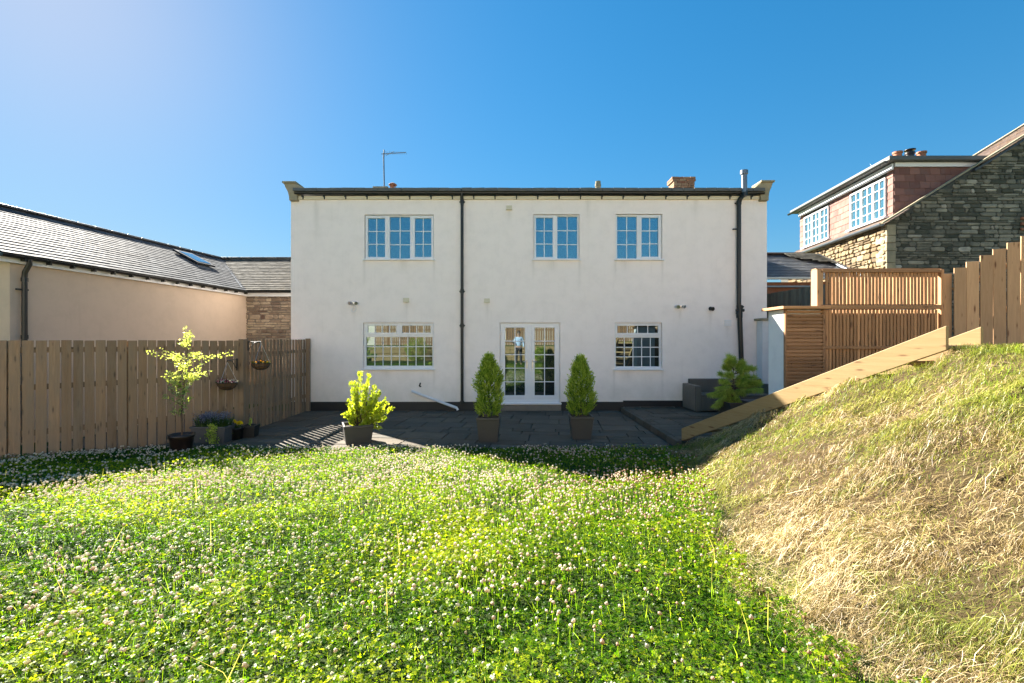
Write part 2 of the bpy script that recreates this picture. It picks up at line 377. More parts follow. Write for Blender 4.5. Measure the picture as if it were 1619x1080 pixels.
def lawnmat():
    m,t,o=newmat('lawn_soil'); co=coords(t)
    a=t.nodes.new('ShaderNodeAttribute'); a.attribute_name='bank'
    g=mixc(t,noise(t,co,5,6,.7),(.022,.035,.010),(.05,.075,.018))
    h=mixc(t,noise(t,co,6,7,.75),(.05,.035,.018),(.13,.09,.045)); h=mixc(t,ramp(t,noise(t,co,1.6,4),[(.5,(0,0,0)),(.7,(.35,.35,.35))]).outputs[0],h,(.09,.085,.03))
    h=mixc(t,ramp(t,noise(t,co,14,4),[(.55,(0,0,0)),(.68,(.9,.9,.9))]).outputs[0],h,(.05,.035,.02))
    c=mixc(t,a.outputs['Fac'],g,h)
    bsdf(t,o,c,.95,bump(t,noise(t,co,40,6,.7),1,.03),spec=.1); return m
M['lawn_soil']=lawnmat()

# ------------------------------------------------------------------ terrain
def toe(d): return np.interp(d,[-4,0,1.9,3.1,4.24,5.9,7.2,8.3],[1.9,1.7,1.57,1.6,1.89,2.25,2.7,3.1])
SL0=np.array([3.05,8.2]); SL1=np.array([4.58,4.8]); SLU=(SL1-SL0)/np.linalg.norm(SL1-SL0); SLN=np.array([-SLU[1],SLU[0]]); SLL=np.linalg.norm(SL1-SL0)
if SLN[0]<0: SLN=-SLN
def lawnbase(d): return np.where(d>0, np.clip(.068*(7.9-d),-.02,.6), .54+.0*d)
def height(X,d,detail=True):
    X=np.asarray(X,float); d=np.asarray(d,float)
    b=lawnbase(d); s=.57*(X-toe(d)); k=.07
    bank=k*np.log1p(np.exp(np.clip(s/k,-30,30)))
    if detail:
        bank=bank+np.clip(s*3,0,1)*(.02*np.sin(X*11+d*4+np.sin(d*6))*np.sin(d*9-X*5)+.012*np.sin(X*21-d*17)*np.sin(d*19+X*9))+np.clip(s,0,1)*.05*(np.sin(X*3.1+d*1.3)+np.sin(d*4.3-X*2.2)*.6)
    z=b+bank
    cap=1.77+.02*np.sin(X*2)
    z=cap-.05*np.log1p(np.exp(np.clip((cap-z)/.05,-30,300)))+0
    z=np.where(z>cap-.0,cap,z)
    rx0=X-SL0[0]; ry0=d-SL0[1]; al0=rx0*SLU[0]+ry0*SLU[1]; sd0=rx0*SLN[0]+ry0*SLN[1]
    z=z-.05*np.exp(-np.clip(-sd0,0,9)**2/.18)*((al0<SLL)&(al0>-.6))*(sd0<.1)
    # stair side
    rx=X-SL0[0]; ry=d-SL0[1]; al=rx*SLU[0]+ry*SLU[1]; sd=rx*SLN[0]+ry*SLN[1]
    lineb=.0+1.6*np.clip(al/SLL,0,1)
    under=(sd>0.03)&(al<SLL)
    z=np.where(under&(sd<.8), np.minimum(z,lineb-.06), z)
    drop=(sd>=.8)&(d>5.4)&(X<7.15)
    z=np.where(drop, .08, z)
    z=np.where((X>=7.15)&(X<14)&(d>5.4)&(d<8.6),1.7,z)
    z=np.where((d>7.95)&(X<3.05), -.05, z)
    und=.014*np.sin(X*2.3+d*1.7)+.012*np.sin(X*5.1-d*3.3)
    return z+np.where(d<7.7,und,0)
def make_lawn():
    xs=np.arange(-13,13.01,.1); ds=np.arange(-7,8.61,.1)
    X,D=np.meshgrid(xs,ds); Z=height(X,D)
    nx=len(xs); V=np.stack([X,D,Z],-1).reshape(-1,3)
    i,j=np.meshgrid(np.arange(len(ds)-1),np.arange(nx-1),indexing='ij'); a=(i*nx+j).ravel()
    Fc=np.stack([a,a+1,a+nx+1,a+nx],1)
    o=quadmesh('lawn_ground',V,Fc,np.zeros(len(Fc)),M['lawn_soil'],smooth=True)
    at=o.data.attributes.new('bank','FLOAT','POINT')
    bk=np.clip((X-toe(D)-.0)/.25+.2,0,1).ravel()
    at.data.foreach_set('value',bk.astype(np.float32))
    tag(o,kind='structure')
make_lawn()
mb=MB(); mb.add([(-1500,-1500,-.12),(1500,-1500,-.12),(1500,1500,-.12),(-1500,1500,-.12)],[(0,1,2,3)])
tag(mb.build('ground',M['field']),kind='structure')

# ------------------------------------------------------------------ patio
def slabs(x0,x1,y0,y1,z,rot,piv,seed,clip=None):
    random.seed(seed); mb=MB(); c,s=math.cos(rot),math.sin(rot)
    cl=clip or (lambda x,y: x0<=x<=x1 and y0<=y<=y1)
    y=y0-1.5
    while y<y1+1.5:
        h=random.choice([.30,.45,.6,.6,.6]); x=x0-2-random.random()
        while x<x1+2:
            wd=random.choice([.45,.6,.75,.9,.9]); g=.012
            rows=[(y,h)] if (h<.5 or random.random()<.7) else [(y,h/2),(y+h/2,h/2)]
            for (yy,hh) in rows:
                pts=[(x+g,yy+g),(x+wd-g,yy+g),(x+wd-g,yy+hh-g),(x+g,yy+hh-g)]
                q=[]
                for (a,b) in pts:
                    a-=piv[0]; b-=piv[1]; q.append((piv[0]+a*c-b*s+random.uniform(-.004,.004), piv[1]+a*s+b*c+random.uniform(-.004,.004)))
                # clip polygon to rectangle
                def clipline(poly,f):
                    out=[]
                    for i in range(len(poly)):
                        A=poly[i];B=poly[(i+1)%len(poly)];fa,fb=f(A),f(B)
                        if fa>=0: out.append(A)
                        if (fa>=0)!=(fb>=0):
                            t=fa/(fa-fb); out.append((A[0]+(B[0]-A[0])*t,A[1]+(B[1]-A[1])*t))
                    return out
                for f in (lambda p:p[0]-x0,lambda p:x1-p[0],lambda p:p[1]-y0,lambda p:y1-p[1]):
                    if q: q=clipline(q,f)
                if len(q)<3: continue
                ar=abs(sum(q[i][0]*q[(i+1)%len(q)][1]-q[(i+1)%len(q)][0]*q[i][1] for i in range(len(q))))/2
                if ar<.004: continue
                mb.prism(q,(0,0,z-.04+random.uniform(-.003,.003)),(1,0,0),(0,1,0),.04)
            x+=wd
        y+=h
    return mb
m_=slabs(-8.2,2.83,7.9,12.17,.0,R(-6),(0,10),3); tag(m_.build('patio',M['slab'],bevel=.006),kind='structure')
m_=slabs(3.0,9.0,8.2,12.17,.10,R(4),(6,10),5); tag(m_.build('raised_patio',M['slab'],bevel=.006),kind='structure')
mb=MB(); mb.add([(-8.4,7.85,-.03),(9.4,7.85,-.03),(9.4,12.3,-.03),(-8.4,12.3,-.03)],[(0,1,2,3)])
mb.box((5.95,10.2,.0),(5.9,4.1,.12)); tag(mb.build('patio_bed',M['mortar_dark']),kind='structure')
# kerb of edging stones along the step
mb=MB(); y=8.0
while y<12.1:
    L=random.uniform(.45,.62); L=min(L,12.15-y); mb.box((2.945,y+L/2,.02),(.10,L-.012,.165),jit=.004); y+=L
tag(mb.build('patio_kerb',M['sandstone'] if False else M['slab'],bevel=.012),kind='structure')

# ------------------------------------------------------------------ main house
D0=12.2
def HX(px): return (px-CX)/F*D0
def HZ(py): return CH+(CY-py)/F*D0
house=thing('white_house',(0,D0,0),'long two-storey white rendered house with flat gutter line and french doors','house')
XL,XR,ZT=HX(460),HX(1212.5),HZ(313)
wins=[ # px rect, kind
 (577,340,685,410),(844,339.5,915.5,410),(974,339,1046.5,410),(575,511,685,583),(972.5,511,1046,583.5),(791,511,885,637)]
opens=[(HX(a)-0.012,HX(c)+0.012,HZ(e)-.012,HZ(b)+.012) for a,b,c,e in wins]
mb=MB()
xs=sorted(set([XL,XR]+[v for o in opens for v in o[:2]])); zs=sorted(set([0,ZT]+[v for o in opens for v in o[2:]]))
for i in range(len(xs)-1):
    for j in range(len(zs)-1):
        cx=(xs[i]+xs[i+1])/2; cz=(zs[j]+zs[j+1])/2
        if any(o[0]<cx<o[1] and o[2]<cz<o[3] for o in opens): continue
        mb.add([(xs[i],D0,zs[j]),(xs[i+1],D0,zs[j]),(xs[i+1],D0,zs[j+1]),(xs[i],D0,zs[j+1])],[(0,1,2,3)],0)
for (a,b,c,e) in opens:
    dd=.12; mb.add([(a,D0,c),(b,D0,c),(b,D0,e),(a,D0,e),(a,D0+dd,c),(b,D0+dd,c),(b,D0+dd,e),(a,D0+dd,e)],[(0,4,5,1),(1,5,6,2),(2,6,7,3),(3,7,4,0),(4,7,6,5)],0)
BD=7.5
mb.add([(XL,D0,0),(XR,D0,0),(XR,D0,ZT),(XL,D0,ZT),(XL,D0+BD,0),(XR,D0+BD,0),(XR,D0+BD,ZT),(XL,D0+BD,ZT)],[(0,3,7,4),(1,5,6,2),(4,7,6,5),(3,2,6,7)],0)
mb.build('wall',M['render'],house)
# plinth
mb=MB()
def plinth(px0,px1,z0,z1): mb.box(((HX(px0)+HX(px1))/2,D0-.012,(z0+z1)/2),(HX(px1)-HX(px0),.03,z1-z0))
plinth(461,789,0,.235); plinth(887,985,0,.235); plinth(985,1212,.10,.27)
mb.build('plinth',M['black'],house,bevel=.004)
mb=MB(); mb.box(((HX(789)+HX(887))/2,D0-.02,.075),(HX(887)-HX(789),.06,.15)); mb.build('door_step',M['mortar'],house,bevel=.01)

def window(px0,py0,px1,py1,lights,sillpx=2,door=False,name='window',gl='glass'):
    """lights: (x0,y0,x1,y1,cols,rows,sash) in photo pixels, of the clear glass"""
    x0,x1,z0,z1=HX(px0),HX(px1),HZ(py1),HZ(py0); yf=D0+.045
    mb=MB(); fw=.04
    # frame plate: everything between the outer edge and the lights
    sws=.055 if not door else .085
    holes=[(HX(l[0])-(sws if l[6] else .02)+.004,HX(l[2])+(sws if l[6] else .02)-.004,HZ(l[3])-(sws if l[6] else .02)+.004,HZ(l[1])+(sws if l[6] else .02)-.004) for l in lights]
    gx_=sorted(set([x0,x1]+[v for h in holes for v in h[:2]])); gz_=sorted(set([z0,z1]+[v for h in holes for v in h[2:]]))
    gx_=[v for v in gx_ if x0<=v<=x1]; gz_=[v for v in gz_ if z0<=v<=z1]
    for i in range(len(gx_)-1):
        for j in range(len(gz_)-1):
            cx=(gx_[i]+gx_[i+1])/2; cz=(gz_[j]+gz_[j+1])/2
            if gx_[i+1]-gx_[i]<1e-4 or gz_[j+1]-gz_[j]<1e-4 or any(h[0]<cx<h[1] and h[2]<cz<h[3] for h in holes): continue
            a,b,c,e=gx_[i],gx_[i+1],gz_[j],gz_[j+1]
            mb.add([(a,yf,c),(b,yf,c),(b,yf,e),(a,yf,e)],[(0,1,2,3)],0)
    for h in holes+[(x1,x0,z1,z0)]:
        a,b,c,e=h; mb.add([(a,yf,c),(b,yf,c),(b,yf,e),(a,yf,e),(a,yf+.06,c),(b,yf+.06,c),(b,yf+.06,e),(a,yf+.06,e)],[(0,4,5,1),(1,5,6,2),(2,6,7,3),(3,7,4,0)],0)
    fr=mb.build(name,M['upvc'],house)
    for (a,b,c,e,cols,rws,sash) in lights:
        X0,X1,Z0,Z1=HX(a),HX(c),HZ(e),HZ(b)
        y=yf-.012 if sash else yf+.006
        mb=MB(); sw=.055 if not door else .085
        if sash or door:
            lo=.0
            mb.box(((X0-sw/2),y+.03,(Z0+Z1)/2),(sw,.06,Z1-Z0+2*sw)); mb.box(((X1+sw/2),y+.03,(Z0+Z1)/2),(sw,.06,Z1-Z0+2*sw))
            bh=sw if not door else .15
            mb.box(((X0+X1)/2,y+.03,Z1+sw/2),(X1-X0,.06,sw)); mb.box(((X0+X1)/2,y+.03,Z0-sw/2),(X1-X0,.06,sw))
        else:
            sw=.02
            mb.box(((X0-sw/2),y+.03,(Z0+Z1)/2),(sw,.05,Z1-Z0+2*sw)); mb.box(((X1+sw/2),y+.03,(Z0+Z1)/2),(sw,.05,Z1-Z0+2*sw))
            mb.box(((X0+X1)/2,y+.03,Z1+sw/2),(X1-X0,.05,sw)); mb.box(((X0+X1)/2,y+.03,Z0-sw/2),(X1-X0,.05,sw))
        bw=.024
        for k in range(1,cols):
            x=X0+(X1-X0)*k/cols; mb.box((x,y+.034,(Z0+Z1)/2),(bw,.012,Z1-Z0))
        for k in range(1,rws):
            z=Z0+(Z1-Z0)*k/rws; mb.box(((X0+X1)/2,y+.0342,z),(X1-X0,.010,bw))
        mb.build('sash' if not door else 'door_leaf',M['upvc'],fr,bevel=.004)
        gb=MB(); gb.box(((X0+X1)/2,y+.052,(Z0+Z1)/2),(X1-X0+.02,.02,Z1-Z0+.02)); gb.build('pane',M[gl],fr)
    mb=MB()
    if sillpx:
        mb.box(((x0+x1)/2,D0-.005,z0-.018),(x1-x0+.09,.12,.036)); mb.build('sill',M['upvc'],fr,bevel=.006)
    return fr
window(*wins[0],[(581,344.5,608,406,2,3,True),(615.5,342,647.5,408,2,3,False),(655.5,344.5,681.5,406,2,3,True)])
window(*wins[1],[(847.5,343.5,874,406,2,3,True),(881.5,341.5,913,408,2,3,False)])
window(*wins[2],[(976.5,341.5,1007.5,408,2,3,False),(1015,343.5,1041.5,405.5,2,3,True)])
window(*wins[3],[(580.5,514.8,626,526,4,1,True),(635,514.8,681,526,4,1,True),(578,533,683,578.5,8,3,False)],gl='glass_low')
window(*wins[4],[(976.5,515,1041.5,526.5,4,1,True),(974.5,534,1043.5,579.5,5,3,False)],gl='glass_low')
door=window(*wins[5],[(798.5,518,830,625.5,2,5,True),(845.5,518,877,625.5,2,5,True)],door=True,name='french_doors',gl='glass_low')
for sgn in (-1,1):
    mb=MB(); x=HX(837.5)+sgn*.075; z=HZ(572)
    mb.box((x,D0+.02,z-.06),(.032,.012,.22)); mb.tube([(x,D0+.012,z),(x,D0-.035,z),(x+sgn*.11,D0-.035,z)],.009,8)
    mb.build('handle',M['chrome'],door)
    for py in (524.5,572.5,621):
        mb=MB(); x=HX(791 if sgn<0 else 885)+sgn*.002; mb.box((x-sgn*.02,D0+.022,HZ(py)),(.07,.02,.05)); mb.tube([(x,D0+.012,HZ(py)-.05),(x,D0+.012,HZ(py)+.05)],.012,8)
        mb.build('hinge',M['upvc'],door)

# roof, fascia, gutter
zg=HZ(309)
mb=MB()
mb.prism([(0,0),(.02,.10),(3.6,.62),(3.6,.5),(.3,.0)],(XL+.12,D0-.12,HZ(306.5)),(0,1,0),(0,0,1),XR-XL-.24)
mb.prism([(3.6,.62),(7.7,.1),(7.7,0),(3.6,.5)],(XL+.12,D0-.12,HZ(306.5)),(0,1,0),(0,0,1),XR-XL-.24)
roof=mb.build('roof',M['lead'],house,bevel=.01)
# ragged front course of tiles
mb=MB(); x=XL+.14
while x<XR-.3:
    wd=random.uniform(.28,.34); mb.box((x+wd/2,D0-.15,HZ(303.2)+random.uniform(-.004,.004)),(wd-.006,.1,.085),jit=.004); x+=wd
mb.build('eaves_course',M['lead'],roof,bevel=.006)
mb=MB(); mb.box(((XL+XR)/2,D0-.025,HZ(313.4)),(XR-XL-.3,.05,.09)); mb.build('fascia',M['fascia'],house,bevel=.004)
def gutter(mb,p0,p1,rad=.055,n=8):
    p0=Vector(p0);p1=Vector(p1); d=(p1-p0).normalized(); s=d.cross(Vector((0,0,1))).normalized()
    prof=[]; 
    for k in range(n+1):
        t=math.pi*k/n; prof.append((math.cos(t)*rad,-math.sin(t)*rad))
    for k in range(n,-1,-1):
        t=math.pi*k/n; prof.append((math.cos(t)*(rad-.006),-math.sin(t)*(rad-.006)))
    a=[p0+s*u+Vector((0,0,1))*v for u,v in prof]; b=[p1+s*u+Vector((0,0,1))*v for u,v in prof]; m=len(prof)
    mb.add(a+b,[(k,(k+1)%m,m+(k+1)%m,m+k) for k in range(m)]+[tuple(range(n+1)) , tuple(m+k for k in range(n,-1,-1))],.5)
mb=MB(); gutter(mb,(XL+.16,D0-.13,HZ(307.2)),(XR-.14,D0-.13,HZ(307.2)),.045)
gut=mb.build('gutter',M['blackplastic'],house)
x=XL+.3
for k in range(22):
    mb=MB(); xx=XL+.35+k*(XR-XL-.8)/21; mb.box((xx,D0-.07,HZ(312)),(.035,.11,.045)); mb.box((xx,D0-.052,HZ(314)),(.03,.02,.07)); mb.build('bracket',M['blackplastic'],gut,bevel=.004)
# kneelers
def kneeler(px_pts,side):
    mb=MB(); poly=[(HX(a),HZ(b)) for a,b in px_pts]
    if side>0: poly=poly[::-1]
    mb.prism(poly,(0,D0+.30,0),(1,0,0),(0,0,1),.42)
    mb.build('kneeler_stone',M['sandstone'],house,bevel=.015)
    mb=MB(); 
    a,b=px_pts[0],px_pts[1]
    xm=(HX(a[0])+HX(b[0]))/2; mb.box((xm,D0+.09,HZ(a[1])+.02),(abs(HX(b[0])-HX(a[0]))+.06,.5,.05)); mb.build('kneeler_cap',M['sandstone'],house,bevel=.012)
kneeler([(452,292),(470,292),(478,297),(489,304),(473,304.5),(473,319),(460.2,319),(460,313),(458,305),(454,298)],-1)
kneeler([(1218.5,290.5),(1200.5,290.5),(1194,295),(1185,303),(1199,304),(1199,319),(1211.8,319),(1211.8,313),(1213,305),(1216.5,297)],1)

# downpipes
def pipe(px,py0,py1,wid,mat='blackplastic',pxb=None,joints=(),y=None,name='downpipe',parent=None):
    mb=MB(); y=y or D0-.07; pxb=pxb or px
    mb.tube([(HX(px),y,HZ(py0)),(HX(pxb),y,HZ(py1))],wid/2,14)
    for j in joints:
        t=(j-py0)/(py1-py0); x=HX(px+(pxb-px)*t)
        mb.tube([(x,y,HZ(j)-.05),(x,y,HZ(j)+.05)],wid/2+.012,14)
        mb.box((x,y+.045,HZ(j)-.0),(wid+.07,.02,.035))
    return mb.build(name,M[mat],parent or house)
dp=MB(); dp.tube([(HX(731),D0-.13,HZ(308)),(HX(731),D0-.12,HZ(314)),(HX(731),D0-.07,HZ(318)),(HX(731),D0-.07,HZ(326))],.042,14); 
p1=pipe(731,318,638,.078,joints=(320,461,515,636)); dp.build('offset_bend',M['blackplastic'],p1)
p2=pipe(1166,320,497,.105,joints=(322,),name='soil_pipe')
mb=MB(); mb.tube([(HX(1171.5),D0-.2,HZ(314)),(HX(1170),D0-.18,HZ(311)),(HX(1167),D0-.1,HZ(317)),(HX(1166),D0-.07,HZ(322))],.06,14)
mb.tube([(HX(1171.5),D0-.2,HZ(314)),(HX(1171.5),D0-.2,HZ(306))],.07,14); mb.build('swan_neck',M['blackplastic'],p2)
mb=MB(); mb.tube([(HX(1171),D0-.2,HZ(308)),(HX(1170.5),D0-.2,HZ(279))],.07,16); mb.tube([(HX(1170.5),D0-.2,HZ(280)),(HX(1170.5),D0-.2,HZ(274.5))],.097,16); mb.tube([(HX(1170.5),D0-.2,HZ(274.5)),(HX(1170.5),D0-.2,HZ(273.9))],.09,16,cap=True); mb.build('flue_pipe',M['galv'],p2)
mb=MB(); mb.tube([(HX(1167),D0-.07,HZ(483)),(HX(1167),D0-.07,HZ(503))],.075,14); mb.tube([(HX(1161.5),D0-.09,HZ(491)),(HX(1173.5),D0-.09,HZ(491))],.04,10); mb.tube([(HX(1163),D0-.09,HZ(497)),(HX(1171),D0-.09,HZ(484))],.05,10); mb.build('inspection_branch',M['blackplastic'],p2)
pipe(1167.5,500,645,.12,pxb=1173,name='soil_pipe')
mb=MB(); mb.tube([(HX(1168.8),D0-.05,HZ(322)),(HX(1168.8),D0-.05,HZ(490))],.025,8); mb.build('waste_pipe',M['blackplastic'],p2)
mb=MB(); mb.box((HX(1162),D0-.05,HZ(363)),(.16,.04,.03)); mb.build('pipe_clip',M['blackplastic'],p2)
mb=MB(); a=(HX(652),D0-.05,HZ(618.5)); b=(HX(723),D0-.16,HZ(643.5)); c=(HX(725),D0-.16,HZ(647)); mb.tube([(a[0],D0+.02,a[2]),a,b,c],.036,10); mb.build('waste_pipe',M['upvc'],house)
mb=MB(); mb.box((HX(664),D0-.01,HZ(608)),(.035,.03,.1),Matrix.Rotation(.3,3,'Y')); mb.box((HX(664.8),D0-.02,HZ(611)),(.05,.02,.03)); mb.build('wall_clip',M['blackplastic'],house,bevel=.004)
# vent cowls
for px,py in ((805,329),(642.5,474.5),(770,475.5)):
    mb=MB(); mb.box((HX(px),D0-.03,HZ(py)),(.15,.06,.11)); mb.box((HX(px),D0-.035,HZ(py+3.2)),(.16,.07,.012)); mb.build('vent_cowl',M['fascia'],house,bevel=.008)
mb=MB(); mb.box((HX(1150.5),D0-.012,HZ(511)),(.18,.024,.17)); 
for k in range(4): mb.box((HX(1150.5),D0-.03,HZ(507.5+k*2.4)),(.15,.014,.014))
mb.build('vent_grille',M['upvc'],house,bevel=.004)
# security lights, camera
def sec_light(px,py,loop):
    mb=MB(); mb.box((HX(px),D0-.03,HZ(py)),(.09,.05,.05)); mb.tube([(HX(px)-.05,D0-.06,HZ(py)),(HX(px)-.09,D0-.13,HZ(py)-.02)],[.035,.05],12); mb.tube([(HX(px)+.05,D0-.06,HZ(py)),(HX(px)+.09,D0-.12,HZ(py)-.02)],[.03,.045],12)
    o=mb.build('security_light',M['chrome'],house,bevel=.003)
    mb=MB(); 
    if loop: pts=[(HX(px-1+4.5*math.cos(t)),D0-.03,HZ(py+9+5.5*math.sin(t))) for t in np.linspace(-2.4,2.2,14)]+[(HX(px),D0-.03,HZ(py+6)),(HX(px),D0-.03,HZ(py))]
    else: pts=[(HX(px-3),D0-.03,HZ(py-2)),(HX(px-8),D0-.03,HZ(py-1)),(HX(px-8.5),D0-.03,HZ(py+2)),(HX(px-4),D0-.03,HZ(py+2.5))]
    mb.tube(pts,.008,6); mb.build('cable',M['upvc'],o)
sec_light(560,479,True); sec_light(1075,484.5,False)
mb=MB(); mb.lathe((0,0,0),[(.001,.02),(.05,.02),(.055,0),(.05,-.01)],16); mb.tube([(HX(1123),D0,HZ(488)),(HX(1123),D0-.03,HZ(488))],.05,16); mb.tube([(HX(1123),D0-.03,HZ(488)),(HX(1124),D0-.12,HZ(489))],[.035,.055],16)
mb.v=mb.v[64:]; mb.f=[tuple(k-64 for k in f) for f in mb.f[48:]]; mb.r=mb.r[48:]; mb.uv=mb.uv[48:]; mb.sm=mb.sm[48:]
mb.build('security_camera',M['blackplastic'],house)
# things on the roof
dr=14.2
def RP(px,py,d=dr): return P(px,py,d)
zr=HZ(306.5)+.35
mb=MB(); p=RP(608,241); mb.tube([(p.x,dr,zr),(p.x-.03,dr,p.z-.02)],.022,8)
q=RP(642,241); mb.tube([(p.x-.1,dr,p.z-.05),(q.x,dr,q.z)],.012,6)
for k in range(13):
    t=k/12; xx=p.x+(q.x-p.x)*t; mb.tube([(xx,dr-.12+.03*t,p.z-.02),(xx,dr+.12-.03*t,p.z-.02)],.006,5)
mb.tube([(p.x-.02,dr,p.z+.08),(p.x-.02,dr,p.z-.14)],.02,6); mb.tube([(p.x+.04,dr-.01,p.z-.1),(p.x+.3,dr,p.z+.03)],.008,5)
mb.build('tv_aerial',M['galv'],house)
mb=MB(); a=RP(590,295.5); b=RP(614,303); mb.box(((a.x+b.x)/2,dr+.15,(a.z+zr)/2),(b.x-a.x,.45,a.z-zr)); mb.build('low_chimney',M['sandstone'],house,bevel=.02)
mb=MB(); a=RP(621,291); mb.tube([(a.x,dr,zr),(a.x,dr,RP(0,300).z)],.085,14); mb.tube([(a.x,dr,RP(0,300).z),(a.x,dr,RP(0,293).z)],.055,14); mb.lathe((a.x,dr,RP(0,293).z),[(.02,0),(.13,.0),(.12,.03),(.05,.07),(.001,.075)],16)
for k in range(5):
    t=k*1.257; mb.tube([(a.x+.075*math.cos(t),dr+.075*math.sin(t),RP(0,300).z),(a.x+.08*math.cos(t),dr+.08*math.sin(t),RP(0,293).z)],.012,5)
mb.build('chimney_pot',M['terra'],house)
mb=MB(); a=RP(945.5,287); mb.tube([(a.x,dr,zr),(a.x,dr,RP(0,295).z)],.08,14); mb.tube([(a.x,dr,RP(0,295).z),(a.x,dr,RP(0,291).z)],.095,14); mb.tube([(a.x,dr,RP(0,291).z),(a.x,dr,a.z)],.082,14); mb.build('roof_vent_pot',M['sandstone'],house)
mb=MB(); rw=[(302,.74),(297,.70),(292,.66),(287,.62),(284,.7),(281,.74)]
for i in range(12):
    z0=zr+ (RP(0,280).z-zr)*i/12; z1=zr+(RP(0,280).z-zr)*(i+1)/12; wd=.66 if i<10 else .74
    x=RP(1064,0).x-(.04 if i>9 else 0)+random.uniform(-.01,.01); xe=x+wd
    while x<xe-.05:
        L=min(random.choice([.11,.22,.24]),xe-x); mb.box((x+L/2,dr+.2,(z0+z1)/2),(L-.01,.5,z1-z0-.008),jit=.006); x+=L
mb.build('chimney',M['brick'],house,bevel=.008)

# ------------------------------------------------------------------ slates / rubble helpers
def slates(mb,O,U,V,LU,LV,wd,ht,th=.012,clip=None,jit=.006):
    O=Vector(O);U=Vector(U).normalized();V=Vector(V).normalized();Nn=U.cross(V).normalized()
    rows=int(LV/ht+.999)
    for i in range(rows):
        u=-(wd/2 if i%2 else 0); v0=i*ht; v1=min((i+1)*ht+ht*.5,LV)
        while u<LU:
            a=max(u+.003,0); b=min(u+wd-.003,LU); u+=wd
            if b-a<.03: continue
            if clip and not clip((a+b)/2,v0+ht/2): continue
            l0=th*1.0+random.uniform(0,jit*.8); l1=0.0
            vv=v0+random.uniform(-jit,jit)
            pts=[]
            for (uu,v,h) in ((a,vv,l0+th),(b,vv,l0+th),(b,v1,th*.6),(a,v1,th*.6),(a,vv,l0),(b,vv,l0),(b,v1,-.0),(a,v1,-.0)):
                pts.append(O+U*uu+V*v+Nn*h)
            mb.add(pts,[(0,1,2,3),(4,7,6,5),(0,4,5,1),(1,5,6,2),(3,7,4,0),(2,6,7,3)])
def rubble(mb,O,U,V,LU,LV,clip=None,h=(.08,.2),wdr=(.14,.45),out=.03,big=0):
    O=Vector(O);U=Vector(U).normalized();V=Vector(V).normalized();Nn=U.cross(V).normalized()
    v=0
    while v<LV:
        hh=random.uniform(*h); u=-random.uniform(0,.2)
        while u<LU:
            ww=random.uniform(*wdr); a=max(u,0); b=min(u+ww,LU); u+=ww
            if b-a<.05: continue
            if clip and not clip((a+b)/2,v+hh/2): continue
            parts=[(v,hh)] if random.random()>.22 or hh<.13 else [(v,hh*.5),(v+hh*.5,hh*.5)]
            for (vv,h2) in parts:
                g=.009; j=lambda s=.018: random.uniform(-s,s)
                back=[(a+g,vv+g),(b-g,vv+g),(b-g,vv+h2-g),(a+g,vv+h2-g)]
                # eight-sided stone outline
                c=.25*min(h2,b-a)
                ol=[(a+g+c,vv+g),(b-g-c,vv+g),(b-g,vv+g+c),(b-g,vv+h2-g-c),(b-g-c,vv+h2-g),(a+g+c,vv+h2-g),(a+g,vv+h2-g-c),(a+g,vv+g+c)]
                ol=[(p+j(),q+j(.008)) for p,q in ol]; cx=(a+b)/2; cy=vv+h2/2; o1=out*random.uniform(.5,1.2)
                A=[O+U*p+V*q-Nn*.01 for p,q in ol]; B=[O+U*p+V*q+Nn*o1*.55 for p,q in ol]
                Cc=[O+U*(cx+(p-cx)*.82)+V*(cy+(q-cy)*.78)+Nn*(o1+j(.006)) for p,q in ol]
                vs=A+B+Cc; fs=[(k,(k+1)%8,8+(k+1)%8,8+k) for k in range(8)]+[(8+k,8+(k+1)%8,16+(k+1)%8,16+k) for k in range(8)]+[tuple(16+k for k in range(8))]
                mb.add(vs,fs)
        v+=hh

# ------------------------------------------------------------------ left outbuilding
ob=thing('outbuilding',(-8,9,0),'low cream rendered outbuilding with blue-grey slate roof and rooflight behind the fence','building')
EZ=CH+1.4*1.12; A=Vector((-9.02,8.18,0)); B=Vector((-8.29,14.11,0)); ud=(B-A).normalized(); nd=Vector((-ud.y,ud.x,0)) # nd points left/back
nd = nd if nd.x<0 else -nd
RW=2.8; RH=1.42; RZ=EZ+RH
mb=MB(); Bx=B+ud*5
poly=[A,Bx,Bx+nd*5,A+nd*5]
vs=[(p.x,p.y,-.3) for p in poly]+[(p.x,p.y,EZ+.02) for p in poly]+[((A+nd*RW).x,(A+nd*RW).y,RZ-.05),((Bx+nd*RW).x,(Bx+nd*RW).y,RZ-.05)]
mb.add(vs,[(0,1,5,4),(1,2,6,9,5),(2,3,7,6),(3,0,4,8,7)],0); mb.build('wall',M['cream'],ob)
mb=MB(); ov=.16; Vv=(nd*RW+Vector((0,0,RH))).normalized(); ex=Vv*(-ov)
O=A-ud*.22+Vector((0,0,EZ+.06))+ex; LU=(Bx-A).length+.22; LV=math.hypot(RW,RH)+ov
